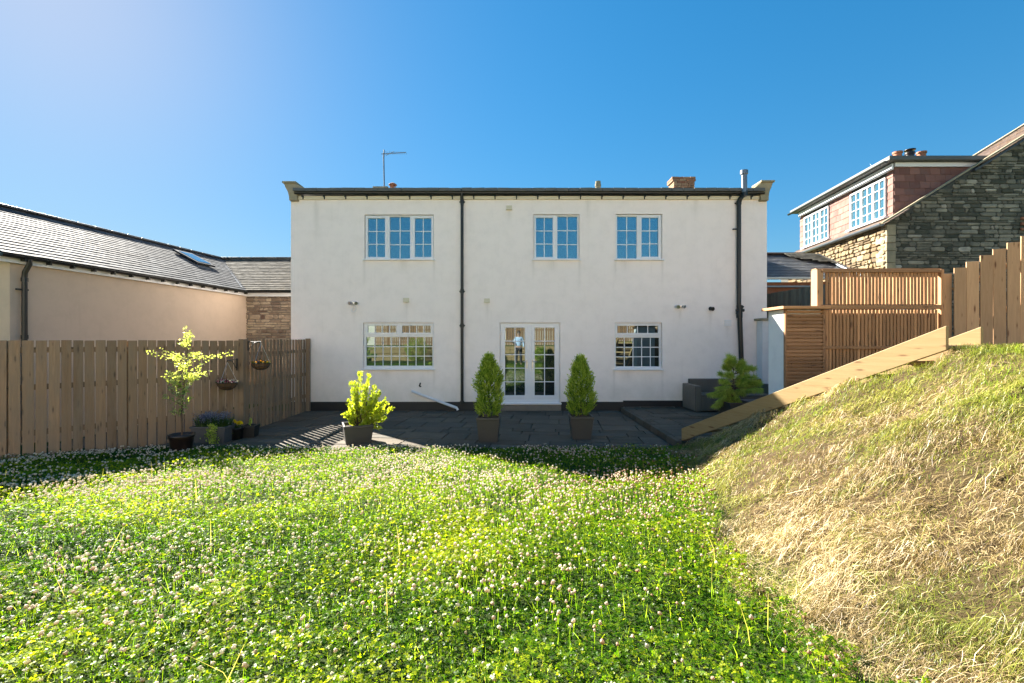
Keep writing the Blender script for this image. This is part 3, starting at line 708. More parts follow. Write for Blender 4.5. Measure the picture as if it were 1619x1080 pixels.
# valley on far side cuts the plane
def vclip(u,v): return u < (B-A).length+.22+.05+ (v-ov)*.86*.99
slates(mb,O,ud,Vv,LU,LV,.27,.175,clip=vclip)
rf=mb.build('roof',M['slate'],ob)
mb=MB(); nn=ud.cross(Vv)
L1=(B-A).length+.22
mb.prism([(0,0),(L1,0),(L1+LV*.86,LV),(0,LV)],O-nn*.05,ud,Vv,.045); mb.build('roof_deck',M['slate_dark'],rf)
mb=MB(); Vb=(nd*-RW+Vector((0,0,RH))).normalized(); Ob=A+nd*(2*RW)-ud*.22+Vector((0,0,EZ+.05)); mb.prism([(0,0),(LU,0),(LU,LV-ov),(0,LV-ov)],Ob,ud,Vb,-.06); mb.build('rear_slope',M['slate_dark'],rf)
mb=MB(); k=0
while k*.45<LU-2.6:
    p0=A-ud*.24+nd*RW+ud*(k*.45)+Vector((0,0,RZ+.1)); p1=p0+ud*.44
    mb.beam(p0,p1,.2,.05); mb.tube([p0+Vector((0,0,.0)),p0+ud*.05+Vector((0,0,.0))],.042,8); k+=1
mb.build('ridge_tiles',M['slate_dark'],rf,bevel=.015)
mb=MB(); fz=EZ+.0
mb.beam(A-ud*.2-nd*.05+Vector((0,0,fz-.07)),B-nd*.05+Vector((0,0,fz-.07)),.05,.17)
mb.beam(A-ud*.2-nd*.08+Vector((0,0,fz-.1)),A-ud*.2+nd*(RW)+Vector((0,0,RZ-.12)),.04,.2)
mb.build('fascia',M['upvc'],ob,bevel=.004)
mb=MB(); gutter(mb,A-ud*.25-nd*.16+Vector((0,0,fz-.02)),B-ud*.1-nd*.16+Vector((0,0,fz-.02)),.06); gg=mb.build('gutter',M['blackplastic'],ob)
for k in range(15):
    mb=MB(); p=A+ud*(.1+k*.41)-nd*.1+Vector((0,0,fz-.09)); mb.beam(p,p-nd*.1,.03,.05); mb.build('bracket',M['blackplastic'],gg)
g0=A+ud*.18; z=Vector((0,0,1))
mb=MB(); mb.tube([g0-nd*.16+z*(fz-.05),g0-nd*.16+z*(fz-.16),g0-nd*.07+z*(fz-.3),g0-nd*.06+z*(fz-.4),g0-nd*.06],.042,12)
mb.tube([g0-nd*.06+z*(fz-.4),g0-nd*.06+z*(fz-.47)],.052,12); mb.tube([g0-nd*.06+z*1.9,g0-nd*.06+z*1.97],.052,12)
mb.beam(g0-nd*.05+z*(fz-.62)-ud*.12,g0-nd*.05+z*(fz-.62)+ud*.06,.04,.03); mb.build('downpipe',M['blackplastic'],ob)
# rooflight
mb=MB(); Or=O+ud*(5.95)+Vv*(1.75)+nn*.05
mb.prism([(0,0),(.72,0),(.72,.95),(0,.95)],Or,ud,Vv,.06)
fr=mb.build('rooflight',M['black'],ob,bevel=.01)
mb=MB(); mb.prism([(.1,.1),(.62,.1),(.62,.85),(.1,.85)],Or+nn*.062,ud,Vv,.006); mb.build('pane',M['glass'],fr)

# link building: stone wall and slate roof facing us, between outbuilding and house
lk=thing('stone_annexe',(-7.3,14.2,0),'small brown rubble stone annexe with grey slate roof against the white house','building')
LZ=EZ
mb=MB(); mb.box((-7.05,14.72,LZ/2-.1),(2.7,1.0,LZ-.0)); mb.build('wall_core',M['mortar'],lk)
mb=MB(); rubble(mb,(-8.35,14.21,0.9),(1,0,0),(0,0,1),2.5,LZ-.9-.12,h=(.05,.15),wdr=(.10,.36)); mb.build('wall',M['rubble_link'],lk)
mb=MB(); Vl=Vector((0,RW,RH)).normalized(); Ol=Vector((-8.34,14.03,LZ+.0))
def lclip(u,v): return u > -(v-.1)*.86*.92+.0
slates(mb,Ol-Vector((2.9,0,0)),(1,0,0),Vl,5.4,LV,.25,.165,th=.014,clip=lambda u,v:u>2.92-(v-.05)*.87-.03)
rl=mb.build('roof',M['slate2'],lk)
mb=MB(); mb.prism([(0,-.02),(2.5,-.02),(2.5,LV),(-2.7,LV)],Ol-Vl.cross(Vector((1,0,0)))*0-Vector((0,0,.05)),(1,0,0),Vl,.04); mb.build('roof_deck',M['slate_dark'],rl)
mb=MB(); x=-11.0
while x<-6.1:
    p=Ol+Vl*LV; mb.beam((x,p.y+.0,p.z+.05),(x+.43,p.y+.0,p.z+.05),.2,.05); mb.tube([(x,p.y,p.z+.05),(x+.05,p.y,p.z+.05)],.042,8); x+=.45
mb.build('ridge_tiles',M['slate_dark'],rl,bevel=.012)
# lead valley
mb=MB(); v0=Vector((-8.36,13.98,LZ+.08)); v1=v0+Vector((-RW*1.02+.29,RW+.1,RH+.04)); mb.beam(v0,v1,.16,.02); mb.build('valley',M['upvc'] if False else M['galv'],rl)
mb=MB(); mb.box((-7.1,14.12,LZ-.09),(2.4,.05,.16)); mb.build('fascia',M['upvc'],lk)
mb=MB(); gutter(mb,(-8.4,14.0,LZ-.01),(XL-.01,14.0,LZ-.01),.06); mb.build('gutter',M['blackplastic'],lk)

# ------------------------------------------------------------------ left fences
FC=Vector((-5.5,9.25,0)); FA=Vector((-7.62,6.64,0)); fu=(FC-FA).normalized(); fn=Vector((fu.y,-fu.x,0)) # toward camera/right
TOPZ=1.87
def fence_run(root,P0,P1,bw,gap,nrm,boardside=.0,rails=(.45,1.15,1.72),posts=(),top=TOPZ,base=0.0,mat='wood_old',seed=1,topf=None,doubles=()):
    random.seed(seed); u=(P1-P0); L=u.length; u.normalize(); Mx=Matrix((u,nrm,Vector((0,0,1)))).transposed()
    s=0; i=0; mb=MB()
    while s<L-.02:
        w_=min(bw+random.uniform(-.004,.004),L-s); c=P0+u*(s+w_/2)
        gz=float(height(c.x,c.y)) if base is None else base
        t=(topf(s) if topf else top)+random.uniform(-.006,.006)
        mb.box((c.x+nrm.x*.03,c.y+nrm.y*.03,(gz-.02+t)/2),(w_,.016,t-gz+.02),Mx@Matrix.Rotation(random.uniform(-.004,.004),3,'Y'))
        s+=w_+gap+random.uniform(-.003,.004)
    mb.build('boards',M[mat],root,bevel=.003,seg=1)
    for r_ in rails:
        mb=MB(); mb.beam(P0+Vector((0,0,r_))-nrm*.008,P1+Vector((0,0,r_))-nrm*.008,.045,.085); mb.build('rail',M[mat],root)
    for s in posts:
        c=P0+u*s-nrm*.075; mb=MB(); mb.box((c.x,c.y,(top+.0)/2),(.09,.09,top-.02),Mx); mb.build('post',M[mat],root,bevel=.004)
    return root
f1=thing('timber_fence',FA,'weathered vertical board fence along the left edge of the clover lawn','fence')
FA2=FA-fu*1.2
fence_run(f1,FA2,FC-fu*.0,.121,.0165,fn,base=-.02,posts=(.1,1.4,2.75,4.1),seed=4)
f2=thing('timber_fence',(-5.5,10.6,0),'weathered fence run standing side-on between the corner post and white house','fence')
fence_run(f2,FC+Vector((.02,.08,0)),Vector((-5.5,12.14,0)),.101,.050,Vector((1,0,0)),base=-.02,posts=(.9,2.6),seed=5,top=1.9,rails=(.4,.98,1.6))
mb=MB(); mb.box((-5.46,9.22,.94),(.10,.10,1.92)); mb.build('corner_post',M['wood_old'],f2,bevel=.004)
mb=MB(); mb.box((-5.42,12.1,.96),(.1,.09,1.94)); mb.build('wall_post',M['wood_old'],f2,bevel=.004)

# ------------------------------------------------------------------ neighbour stone house (right)
nh=thing('stone_house',(10.7,13,0),'old stone house with shaded rubble gable and long pink-tiled dormer, beyond the stepped fence','house')
su=Vector((.097,1,0)).normalized(); sn=Vector((-su.y,su.x,0)); C0=Vector((10.7,13,0)); GE=5.24; GS=.62
gx=Vector((1,0,0)); gz=Vector((0,0,1))
mb=MB(); W_=6.6
pa=C0+Vector((0,.03,0)); pb=pa+gx*W_; 
vs=[pa,pb,pb+gz*(GE+GS*W_),pa+gz*GE]; back=[v+su*1.9 for v in vs]
mb.add(vs+back,[(0,1,2,3),(0,3,7,4),(4,7,6,5),(1,5,6,2),(3,2,6,7)],0)
q_=[pa+su*1.9,pb+su*1.9,pb+su*6.1,pa+su*6.1]; mb.add(q_+[v+gz*(GE-.05) for v in q_],[(0,4,7,3),(3,7,6,2),(1,2,6,5),(4,5,6,7)],0); mb.build('wall_core',M['mortar_gable'],nh)
mb=MB(); random.seed(21); rubble(mb,C0+Vector((0,.02,1.2)),gx,gz,W_,9.5,clip=lambda u,v: v+1.2<GE+GS*u-.05,h=(.05,.15),wdr=(.10,.48),out=.022); mb.build('gable_wall',M['rubble_shade'],nh)
mb=MB(); rubble(mb,C0+su*5.5-su.cross(gz)*-.0+gz*2.5+sn*.01,-su,gz,5.5,GE-2.55,clip=None,h=(.07,.19),wdr=(.12,.4),out=.05); mb.build('front_wall',M['rubble_sun'],nh)
mb=MB(); zq=1.5
while zq<GE-.1:
    h_=random.uniform(.2,.34); h_=min(h_,GE-.02-zq); a=random.choice([.22,.4]); mb.box((C0.x+.1,13.0+a/2-.04,zq+h_/2),(.26,a,h_-.01),jit=.008); zq+=h_
mb.build('quoins',M['sandstone'],nh,bevel=.015)
mb=MB(); 
for r_ in range(8):
    for k in range(5):
        if random.random()<.8: mb.box((14.62+k*.23+(r_%2)*.11,12.975,5.05+r_*.078-.1*(r_>5)),(.215,.05,.068),jit=.004)
mb.build('brick_patch',M['terra'],nh,bevel=.004)
# main roof (only the part under and in front of the dormer, then the upper slope)
mb=MB(); Vm=Vector((1,0,GS)).normalized(); Om=C0+gz*(GE+.02)-Vector((.14,.12,.09))
# U along -su so that the slope normal points up and out
slates(mb,Om+su*6.1,-su,Vm,6.2,.85,.25,.16,th=.014); mr=mb.build('roof',M['slate_brown'],nh)
mb=MB(); slates(mb,Om+su*2.0+Vm*3.2,-su,Vm,2.05,4.9,.24,.15,th=.016); mb.build('upper_slope',M['slate_brown'],mr)
mb=MB(); mb.prism([(0,0),(6.1,0),(6.1,7.5),(0,7.5)],Om+su*6.1-gz*.03,-su,Vm,-.02) ; 
mb2=MB(); mb2.prism([(-.02,3.0),(2.0,3.0),(2.0,8.2),(-.02,8.2)],Om+su*2.02-gz*.02,-su,Vm,-.05); mb2.build('roof_deck',M['slate_dark'],mr)
mb=MB(); mb.prism([(-.06,.09),(7.8,.09),(7.8,.14),(-.06,.14)],Om+Vector((0,.02,0))+gz*-.05,Vm,Vm.cross(su)*-1 if (Vm.cross(su)).z<0 else Vm.cross(su),.10); mb.build('verge',M['sandstone'],mr,bevel=.008)
mb=MB(); q0=Om+su*2.0+Vm*3.2+gz*.05; mb.beam(q0,q0+Vm*4.9,.14,.07); mb.build('far_verge',M['sandstone'],mr,bevel=.01)
mb=MB(); gutter(mb,C0+gz*(GE-.02)+sn*.16-su*.05,C0+su*6.2+gz*(GE-.02)+sn*.16,.075); mb.build('gutter',M['galv'],nh)
# dormer
def DX(d): return 11.15+.097*(d-13.3)
def dp_(px): # depth on dormer plane for a photo column
    k=(px-CX)/F; return (11.15-.097*13.3)/(k-.097)
dtop=7.02; dbot=5.42
dm0=Vector((DX(13.3),13.3,0)); L5=5.1
mb=MB(); a=dm0; b=dm0+su*L5; e=Vector((3.2,0,0))
vs=[a+gz*dbot,b+gz*dbot,b+e+gz*(dbot+2.0*0),a+e+gz*dbot]; vs=[a+gz*5.2,b+gz*5.2,b+e+gz*5.2,a+e+gz*5.2]; vs+= [v+gz*(dtop-5.2) for v in vs]
vs=[v+Vector((.03,.03,0)) for v in vs]
mb.add(vs,[(0,4,5,1),(3,7,4,0),(1,5,6,2),(4,7,6,5)]); dm=mb.build('dormer',M['mortar_dark'],nh)
wl=[(1347,1403),(1273.5,1312)]
random.seed(8)
mb=MB()
wd_=[(dp_(p1)-13.3,dp_(p0)-13.3) for p0,p1 in wl]
def dclip(u,v):
    s=L5-u
    return not any(a-.02<s<b+.02 for a,b in wd_) 
for (ra,rb) in ((0,min(a for a,b in wd_)),(wd_[0][1],wd_[1][0]),(wd_[1][1],L5)):
    ra,rb=min(ra,rb),max(ra,rb); mb=MB(); slates(mb,dm0+su*rb+gz*dbot,-su,gz,rb-ra,dtop-dbot-.1,.26,.21,th=.012); mb.build('hanging_tiles',M['tile_pink'],dm)
pass
mb=MB(); slates(mb,dm0+gz*dbot+Vector((0,0,-.1)),gx,gz,3.1,dtop-dbot+.02,.30,.20,th=.012,clip=lambda u,v: dbot-.1+v>GE+GS*(u+.45)-.16); mb.build('cheek_tiles',M['tile_pink'],dm)
for (s0,s1) in wd_:
    zt,zb=6.74,5.56; fw=.05
    mb=MB(); O=dm0+sn*.04
    def B(s_0,s_1,z_0,z_1,o=0,t=.06):
        p=O+su*((s_0+s_1)/2)+gz*((z_0+z_1)/2)+sn*o; mb.box(p,(abs(s_1-s_0),t,z_1-z_0),Matrix((su,sn,gz)).transposed())
    B(s0,s1,zt-fw,zt,.001); B(s0,s1,zb,zb+fw,.001); 
    n3=3; lw=(s1-s0)/n3
    for k in range(n3+1):
        c=s0+k*lw; hw=fw*.7; B(max(c-hw,s0),min(c+hw,s1),zb,zt,.003)
    wf=mb.build('window',M['upvc'],dm,bevel=.008)
    mb=MB()
    for k in range(n3):
        c=s0+(k+.5)*lw; B(c-.007,c+.007,zb,zt,.0,.03)
        for j in (1,2,3): B(c-lw/2,c+lw/2,zb+(zt-zb)*j/4-.007,zb+(zt-zb)*j/4+.007,.0005,.03)
    mb.build('glazing_bars',M['upvc'],wf)
    mb=MB(); B(s0,s1,zb,zt,-.02,.015); mb.build('pane',M['glass'],wf)
    mb=MB(); B(s0-.08,s1+.08,zb-.05,zb,.04,.16); mb.build('sill',M['upvc'],wf)
mb=MB(); O=dm0; B(-.04,L5,dtop-.16,dtop+.02,.06,.05); mb.box(dm0+Vector((1.35,-.03,dtop-.02)),(2.7,.05,.12)); mb.build('fascia',M['upvc'],dm,bevel=.004)
mb=MB(); 
mb.prism([(-.22,-.28),(-.22,2.95),(L5+.3,2.95),(L5+.3,-.28)],dm0+gz*(dtop+.05),su,gx,-.13); mb.build('dormer_roof',M['lead'],dm,bevel=.02)
mb=MB(); gutter(mb,dm0-su*.2+sn*.34+gz*(dtop+.04),dm0+su*(L5+.25)+sn*.34+gz*(dtop+.04),.055); mb.build('dormer_gutter',M['blackplastic'],dm)
# chimney with three pots, behind
mb=MB(); a=P(1410,249,19); b=P(1466,249,19); mb.box(((a.x+b.x)/2,19.2,a.z-1.5),(b.x-a.x,.6,3.0)); ch=mb.build('chimney',M['brick'],nh,bevel=.01)
for px,py,cap in ((1419,242,0),(1438.5,243,1),(1457,242,0)):
    mb=MB(); p=P(px,py,19.1); mb.tube([(p.x,19.1,a.z-.02),(p.x,19.1,p.z)],.15,14); mb.tube([(p.x,19.1,p.z-.03),(p.x,19.1,p.z+.04)],.18,14)
    if cap:
        mb.tube([(p.x,19.1,p.z),(p.x,19.1,p.z+.13)],.09,12); mb.lathe((p.x,19.1,p.z+.13),[(.001,.05),(.2,.03),(.2,.0),(.001,-.01)],14)
    mb.build('chimney_pot',M['terra'] if not cap else M['pot_dark'],ch)
mb=MB(); p=P(1383,262,19); mb.tube([(p.x,19,p.z-1.8),(p.x,19,p.z)],.015,5); mb.tube([(p.x-.25,19,p.z-.12),(p.x+.25,19,p.z+.0)],.012,5); mb.tube([(p.x-.1,18.9,p.z-.2),(p.x-.1,19.1,p.z+.1)],.01,5); mb.build('tv_aerial',M['galv'],nh)

# low slate-roofed extension between the two houses
le=thing('low_extension',(9.2,14.2,0),'low extension with dark slate roof and white gutter between white house and slatted screen','building')
mb=MB(); mb.box((9.0,15.2,1.85),(3.3,2.0,3.7)); mb.build('wall',M['brick'],le)
mb=MB(); Ve=Vector((0,2.3,1.13)).normalized(); slates(mb,(6.9,13.95,3.80),(1,0,0),Ve,4.1,2.62,.25,.17,th=.014,clip=lambda u,v:u<3.95+v*.1); r_=mb.build('roof',M['slate_dark'],le)
mb=MB(); mb.prism([(0,0),(4.0,0),(4.15,2.6),(0,2.6)],(6.9,13.97,3.77),(1,0,0),Ve,.03); mb.build('roof_deck',M['slate_dark'],r_)
mb=MB(); mb.beam((6.9,16.25,4.98),(10.4,16.25,4.98),.22,.07); mb.build('ridge_tiles',M['slate_brown'],r_,bevel=.02)
mb=MB(); mb.beam((10.78,13.95,3.87),(10.75,16.1,4.93),.2,.06); mb.build('lead_flashing',M['galv'],r_,bevel=.01)
mb=MB(); slates(mb,(9.6,14.9,4.37),(1,0,0),Ve,1.1,1.35,.22,.15,th=.012,clip=lambda u,v:v>.9-u*.75); mb.build('sun_tone_slates',M['slate2'],r_)  # sun on this slope is put in as a paler slate patch
mb=MB(); gutter(mb,(6.8,13.86,3.80),(10.7,13.86,3.80),.065); mb.build('gutter',M['upvc'],le)
mb=MB(); mb.box((8.9,14.05,3.55),(3.2,.06,.05)); mb.build('string_band',M['galv'],le)
# grey fence side-on
gf=thing('grey_board_fence',(7.85,12.6,0),'grey-green board fence running back under the low slate roof','fence')
fence_run(gf,Vector((7.95,11.0,0)),Vector((7.8,14.0,0)),.10,.012,Vector((-1,-.05,0)).normalized(),base=.1,top=3.3,rails=(.6,1.8,2.9),posts=(.2,1.6,2.9),mat='wood_grey',seed=6)
gw=thing('garden_wall',(7.3,12.05,0),'low white rendered wall with mossy stone coping joined to the right corner of the white house','wall')
mb=MB(); mb.box((7.0,12.05,1.28),(.9,.28,2.24)); mb.build('wall',M['white_wall'],gw)
mb=MB(); mb.box((6.98,12.03,2.43),(1.0,.36,.06)); mb.build('coping',M['sandstone'],gw,bevel=.012)

# ------------------------------------------------------------------ screens, store wall, stepped fence
sw=thing('white_store_wall',(4.85,7.8,0),'white rendered wall end with timber capping beside the horizontal slat panel','wall')
mb=MB(); mb.box((4.86,7.83,1.24),(.64,.46,2.28)); mb.build('wall',M['white_wall'],sw)
mb=MB(); mb.box((4.83,7.78,2.41),(.78,.66,.045)); mb.build('capping',M['wood_slat'],sw,bevel=.004)
hp=thing('horizontal_slat_panel',(4.85,7.55,0),'narrow timber panel of horizontal brown slats next to the white wall end','fence panel')
mb=MB(); z_=.12
while z_<2.34: mb.box((4.86,7.565,z_+.02),(.60,.022,.044),jit=.002); z_+=.0595
mb.build('slats',M['wood_slat2'],hp,bevel=.002,seg=1)
mb=MB(); mb.box((4.545,7.572,1.25),(.03,.05,2.26)); mb.build('post',M['wood_slat2'],hp); mb=MB(); mb.box((5.175,7.575,1.25),(.04,.06,2.26)); mb.build('post',M['wood_slat2'],hp)
mb=MB(); mb.box((4.86,7.595,1.2),(.62,.008,2.2)); mb.build('backing',M['wood_slat2'],hp)
vs_=thing('vertical_slat_screen',(6.1,7.6,0),'wide two-tier timber screen of thin vertical slats, joined to the stepped fence','screen')
def tier(x0,x1,z0,z1,m,seed):
    random.seed(seed); mb=MB(); x=x0
    while x<x1-.02:
        w_=random.uniform(.04,.047); mb.box((x+w_/2,7.60,(z0+z1)/2),(w_,.02,z1-z0),jit=.0015); x+=w_+random.uniform(.012,.018)
    return mb.build('slats',M[m],vs_,bevel=.002,seg=1)
tier(5.23,7.12,2.47,3.00,'wood_slat',1); tier(5.23,7.12,.12,2.38,'wood_slat',2)
for z_,h_ in ((3.02,.045),(2.425,.07),(1.75,.05),(.2,.06)):
    mb=MB(); mb.box((6.14,7.58,z_),(1.98,.05,h_)); mb.build('rail',M['wood_slat'],vs_,bevel=.003)
mb=MB(); mb.box((6.14,7.64,1.2),(1.95,.01,2.3)); mb.build('backing',M['wood_slat2'],vs_)
mb=MB(); mb.box((5.13,7.66,2.74),(.1,.16,.62)); mb.build('post',M['wood_new'],vs_,bevel=.004)  # side light put in as paler wood than the rest of the screen
mb=MB(); mb.box((7.16,7.62,1.6),(.05,.1,2.9)); mb.build('post',M['wood_slat'],vs_,bevel=.004)
mb=MB(); mb.box((6.14,7.68,3.06),(2.1,.12,.03)); mb.build('top_rail',M['wood_slat'],vs_,bevel=.003)
sf=thing('stepped_fence',(7.3,7.5,1.7),'pale new board fence whose tops step upward above the dry grass bank','fence')
random.seed(31); fd=Vector((.945,-.33,0)).normalized(); fnn=Vector((fd.y,-fd.x,0)); Mx=Matrix((fd,fnn,gz)).transposed()
mb=MB()
mb.box((7.24,7.6,1.95),(.15,.02,2.06),Mx)
for k in range(13):
    c=Vector((7.275,7.5,0))+fd*(k*.168+.082); zt=3.06+k*.092
    mb.box((c.x+(-.012 if k%2 else 0)*fnn.x,c.y+(-.012 if k%2 else 0)*fnn.y,(1.2+zt)/2),(.159,.022,zt-1.2),Mx@Matrix.Rotation(random.uniform(-.006,.006),3,'Y'))
mb.build('boards',M['wood_new'],sf,bevel=.003)
for z_ in (0,1):
    mb=MB(); p0=Vector((7.3,7.5,2.0+z_*.7))-fnn*.04; mb.beam(p0,p0+fd*2.1+gz*(1.14),.04,.08); mb.build('rail',M['wood_new'],sf)

# ------------------------------------------------------------------ garden stairs
st=thing('timber_staircase',(3.05,8.2,0),'pale softwood garden staircase climbing from the patio up the grass bank','staircase')
u3=Vector((SLU[0],SLU[1],0)); n3=Vector((SLN[0],SLN[1],0)); Z0,Z1=.06,1.76
def stringer(off,hgt=.258):
    mb=MB(); O=Vector((SL0[0],SL0[1],0))+n3*off
    poly=[(0,Z0),(.35,Z0+.0),(SLL,Z1),(SLL,Z1+hgt),(0,Z0+.21)]
    poly=[(0,Z0),(SLL,Z1),(SLL,Z1+hgt),(.0,Z0+.225)]
    mb.prism(poly,O,u3,gz,.05); return mb.build('stringer',M['sleeper'],st,bevel=.006)
stringer(.05); stringer(.80)
for k in range(9):
    s=.2+k*.41; z_=Z0+(Z1-Z0)*s/SLL+.14
    mb=MB(); c=Vector((SL0[0],SL0[1],0))+u3*(s+.1)+n3*.425; mb.box((c.x,c.y,z_),(.26,.70,.045),Matrix((u3,n3,gz)).transposed()); mb.build('tread',M['sleeper'],st,bevel=.004)

# ------------------------------------------------------------------ foliage materials
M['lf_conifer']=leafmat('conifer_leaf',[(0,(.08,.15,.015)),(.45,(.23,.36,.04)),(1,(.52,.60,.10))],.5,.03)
M['lf_shrub']=leafmat('yellow_laurel_leaf',[(0,(.14,.25,.02)),(.5,(.34,.44,.03)),(1,(.55,.58,.05))],.5,.06)
M['lf_tree']=leafmat('pale_green_leaf',[(0,(.16,.26,.06)),(.5,(.45,.54,.14)),(1,(.75,.76,.32))],.5,.08)
M['lf_pine']=leafmat('young_pine_needle',[(0,(.20,.30,.05)),(.5,(.42,.55,.10)),(1,(.66,.70,.2))],.4,.04)
M['lf_dark']=leafmat('dark_green_leaf',[(0,(.02,.05,.012)),(1,(.06,.12,.03))],.35,.05)
M['lf_yellow']=leafmat('yellow_petal',[(0,(.75,.55,.01)),(1,(.95,.80,.03))],.3,.02,1.0)
M['lf_blue']=leafmat('blue_grey_flower',[(0,(.05,.07,.16)),(.5,(.13,.17,.32)),(1,(.30,.32,.42))],.3,.02,1.0)
M['lf_mix']=leafmat('mixed_basket_flowers',[(0,(.03,.07,.02)),(.4,(.05,.10,.02)),(.45,(.35,.03,.10)),(.65,(.45,.08,.2)),(.7,(.7,.66,.6)),(1,(.75,.7,.65))],.3,.02,1.0)
M['lf_orange']=leafmat('orange_basket_flowers',[(0,(.03,.07,.02)),(.4,(.06,.12,.02)),(.45,(.65,.25,.02)),(.7,(.7,.5,.03)),(.75,(.12,.08,.2)),(1,(.2,.15,.3))],.3,.02,1.0)

def square_pot(parent,c,wt,wb,h,rot,m,lip=.02):
    Mx=Matrix.Rotation(rot,3,'Z'); mb=MB(); c=Vector(c)
    def ring(wd,z): return [c+Mx@Vector((x*wd/2,y*wd/2,z)) for x,y in ((-1,-1),(1,-1),(1,1),(-1,1))]
    rs=[ring(wb,0),ring(wt,h-.05),ring(wt+.015,h-.045),ring(wt+.015,h),ring(wt-2*lip,h),ring(wt-2*lip-.02,h-.06)]
    vs=[v for r_ in rs for v in r_]; fs=[(3,2,1,0)]
    for i in range(len(rs)-1):
        for k in range(4): fs.append((i*4+k,i*4+(k+1)%4,(i+1)*4+(k+1)%4,(i+1)*4+k))
    mb.add(vs,fs); mb.build('pot',M[m],parent,bevel=.008)
    mb=MB(); mb.add(ring(wt-2*lip-.01,h-.05),[(0,1,2,3)]); mb.build('compost',M['soil'],parent)

# two clipped conifers
def conifer(name,c,H_,W_,lab,seed,pot_h,lumps):
    global rng; rng=np.random.default_rng(seed); random.seed(seed)
    t=thing(name,c,lab,'potted conifer','conifers in tall square pots beside the french doors')
    square_pot(t,c,.42,.34,pot_h,R(random.uniform(-4,4)),'pot_grey')
    mb=MB(); mb.tube([(c[0],c[1],pot_h-.08),(c[0],c[1],pot_h+H_*.8)],[.022,.006],7); mb.build('stem',M['bark'],t)
    # upswept sprays: each a little fan of scale-leaves, on a lumpy cone
    ns=1500; h=rng.random(ns)**.85; ang=rng.random(ns)*2*np.pi
    prof=np.interp(h,[0,.06,.22,.4,.6,.8,.93,1],[.62,.84,1.02,.80,.95,.60,.28,.06])*W_/2
    lum=1+.17*np.sin(ang*2+h*8+seed)+.16*np.sin(ang*1-h*15+seed*2)+.12*np.sin(ang*5+h*21)+.09*np.sin(ang*9-h*31)
    rad=prof*lum*(.55+.5*rng.random(ns)**.45)
    base=np.stack([c[0]+np.cos(ang)*rad,c[1]+np.sin(ang)*rad,pot_h-.01+h*H_*.96],1)
    out=np.stack([np.cos(ang),np.sin(ang),np.zeros(ns)],1)
    D=norm(out*(.85-.55*h[:,None])+np.array([0,0,1.0])+rng.normal(size=(ns,3))*.28)
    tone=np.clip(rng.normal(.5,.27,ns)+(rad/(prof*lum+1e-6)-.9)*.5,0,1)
    Vs=[];rs=[]
    for k in range(9):
        f=k/8; side=rng.normal(size=(ns,3))*.5; L=.035+.02*rng.random(ns)
        Pk=base+D*(f*(.05+.07*rng.random((ns,1))))
        Dk=norm(D+side*(.9-.5*f)); Vs.append(kites(Pk,Dk,randdir(ns),L,L*.32,.1)); rs.append(np.clip(tone+f*.25-.1+rng.normal(0,.08,ns),0,1))
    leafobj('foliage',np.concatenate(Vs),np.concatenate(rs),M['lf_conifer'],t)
    return t
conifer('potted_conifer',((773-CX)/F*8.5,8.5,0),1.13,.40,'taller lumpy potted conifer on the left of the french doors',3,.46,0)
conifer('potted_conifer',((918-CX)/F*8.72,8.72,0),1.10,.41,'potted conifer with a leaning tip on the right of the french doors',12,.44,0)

# yellow shrub
rng=np.random.default_rng(5); random.seed(5)
c=((565.5-CX)/F*8.4,8.4,0); ys=thing('potted_shrub',c,'glowing yellow-green shrub with two upright shoots in a square taupe pot','potted shrub')
square_pot(ys,c,.50,.43,.34,R(24),'pot_grey',.025)
tips=[]; sc_=8.4/F
def tp(px,py,dy=0): return np.array([(px-CX)*sc_, 8.4+dy, CH+(CY-py)*sc_])
root_=np.array([c[0],c[1],.28])
ends=[(571,588),(583,593),(557,606),(577,610),(564,622),(592,612),(601,620),(608,632),(556,632),(553,652),(560,661),(600,650),(606,645),(590,660),(575,640),(585,650),(566,645),(596,635),(572,655),(580,664),(589,628),(604,658),(558,642)]
mb=MB(); Vs=[];rs=[]
for e in ends:
  for rep in range(3):
    E=tp(e[0]+rng.normal()*2*rep,e[1]+abs(rng.normal())*5*rep,rng.normal()*.11*(1 if rep else .6)); mid=(root_+E)/2+np.array([rng.normal()*.03,rng.normal()*.03,-.0]); mid[0]=mid[0]*.6+E[0]*.4
    ts=np.linspace(0,1,9)[:,None]; C=(1-ts)**2*root_+2*ts*(1-ts)*mid+ts**2*E
    mb.tube([tuple(p) for p in C],list(np.linspace(.006,.002,9)),5,cap=False)
    n=64; tt=rng.random(n)**.7*.75+.27; tt=np.clip(tt,0,1)[:,None]; Cp=(1-tt)**2*root_+2*tt*(1-tt)*mid+tt**2*E+rng.normal(size=(n,3))*.012
    ax=norm(E-mid); D=norm(ax*.7+randdir(n)*.9+np.array([0,0,.3])); L=.042+.022*rng.random(n)
    Vs.append(kites(Cp,D,randdir(n),L,L*.62,.15,.5)); rs.append(np.clip(rng.normal(.55,.22,n)+.2*tt[:,0]-.1,0,1))
mb.build('stems',M['bark'],ys); leafobj('foliage',np.concatenate(Vs),np.concatenate(rs),M['lf_shrub'],ys)

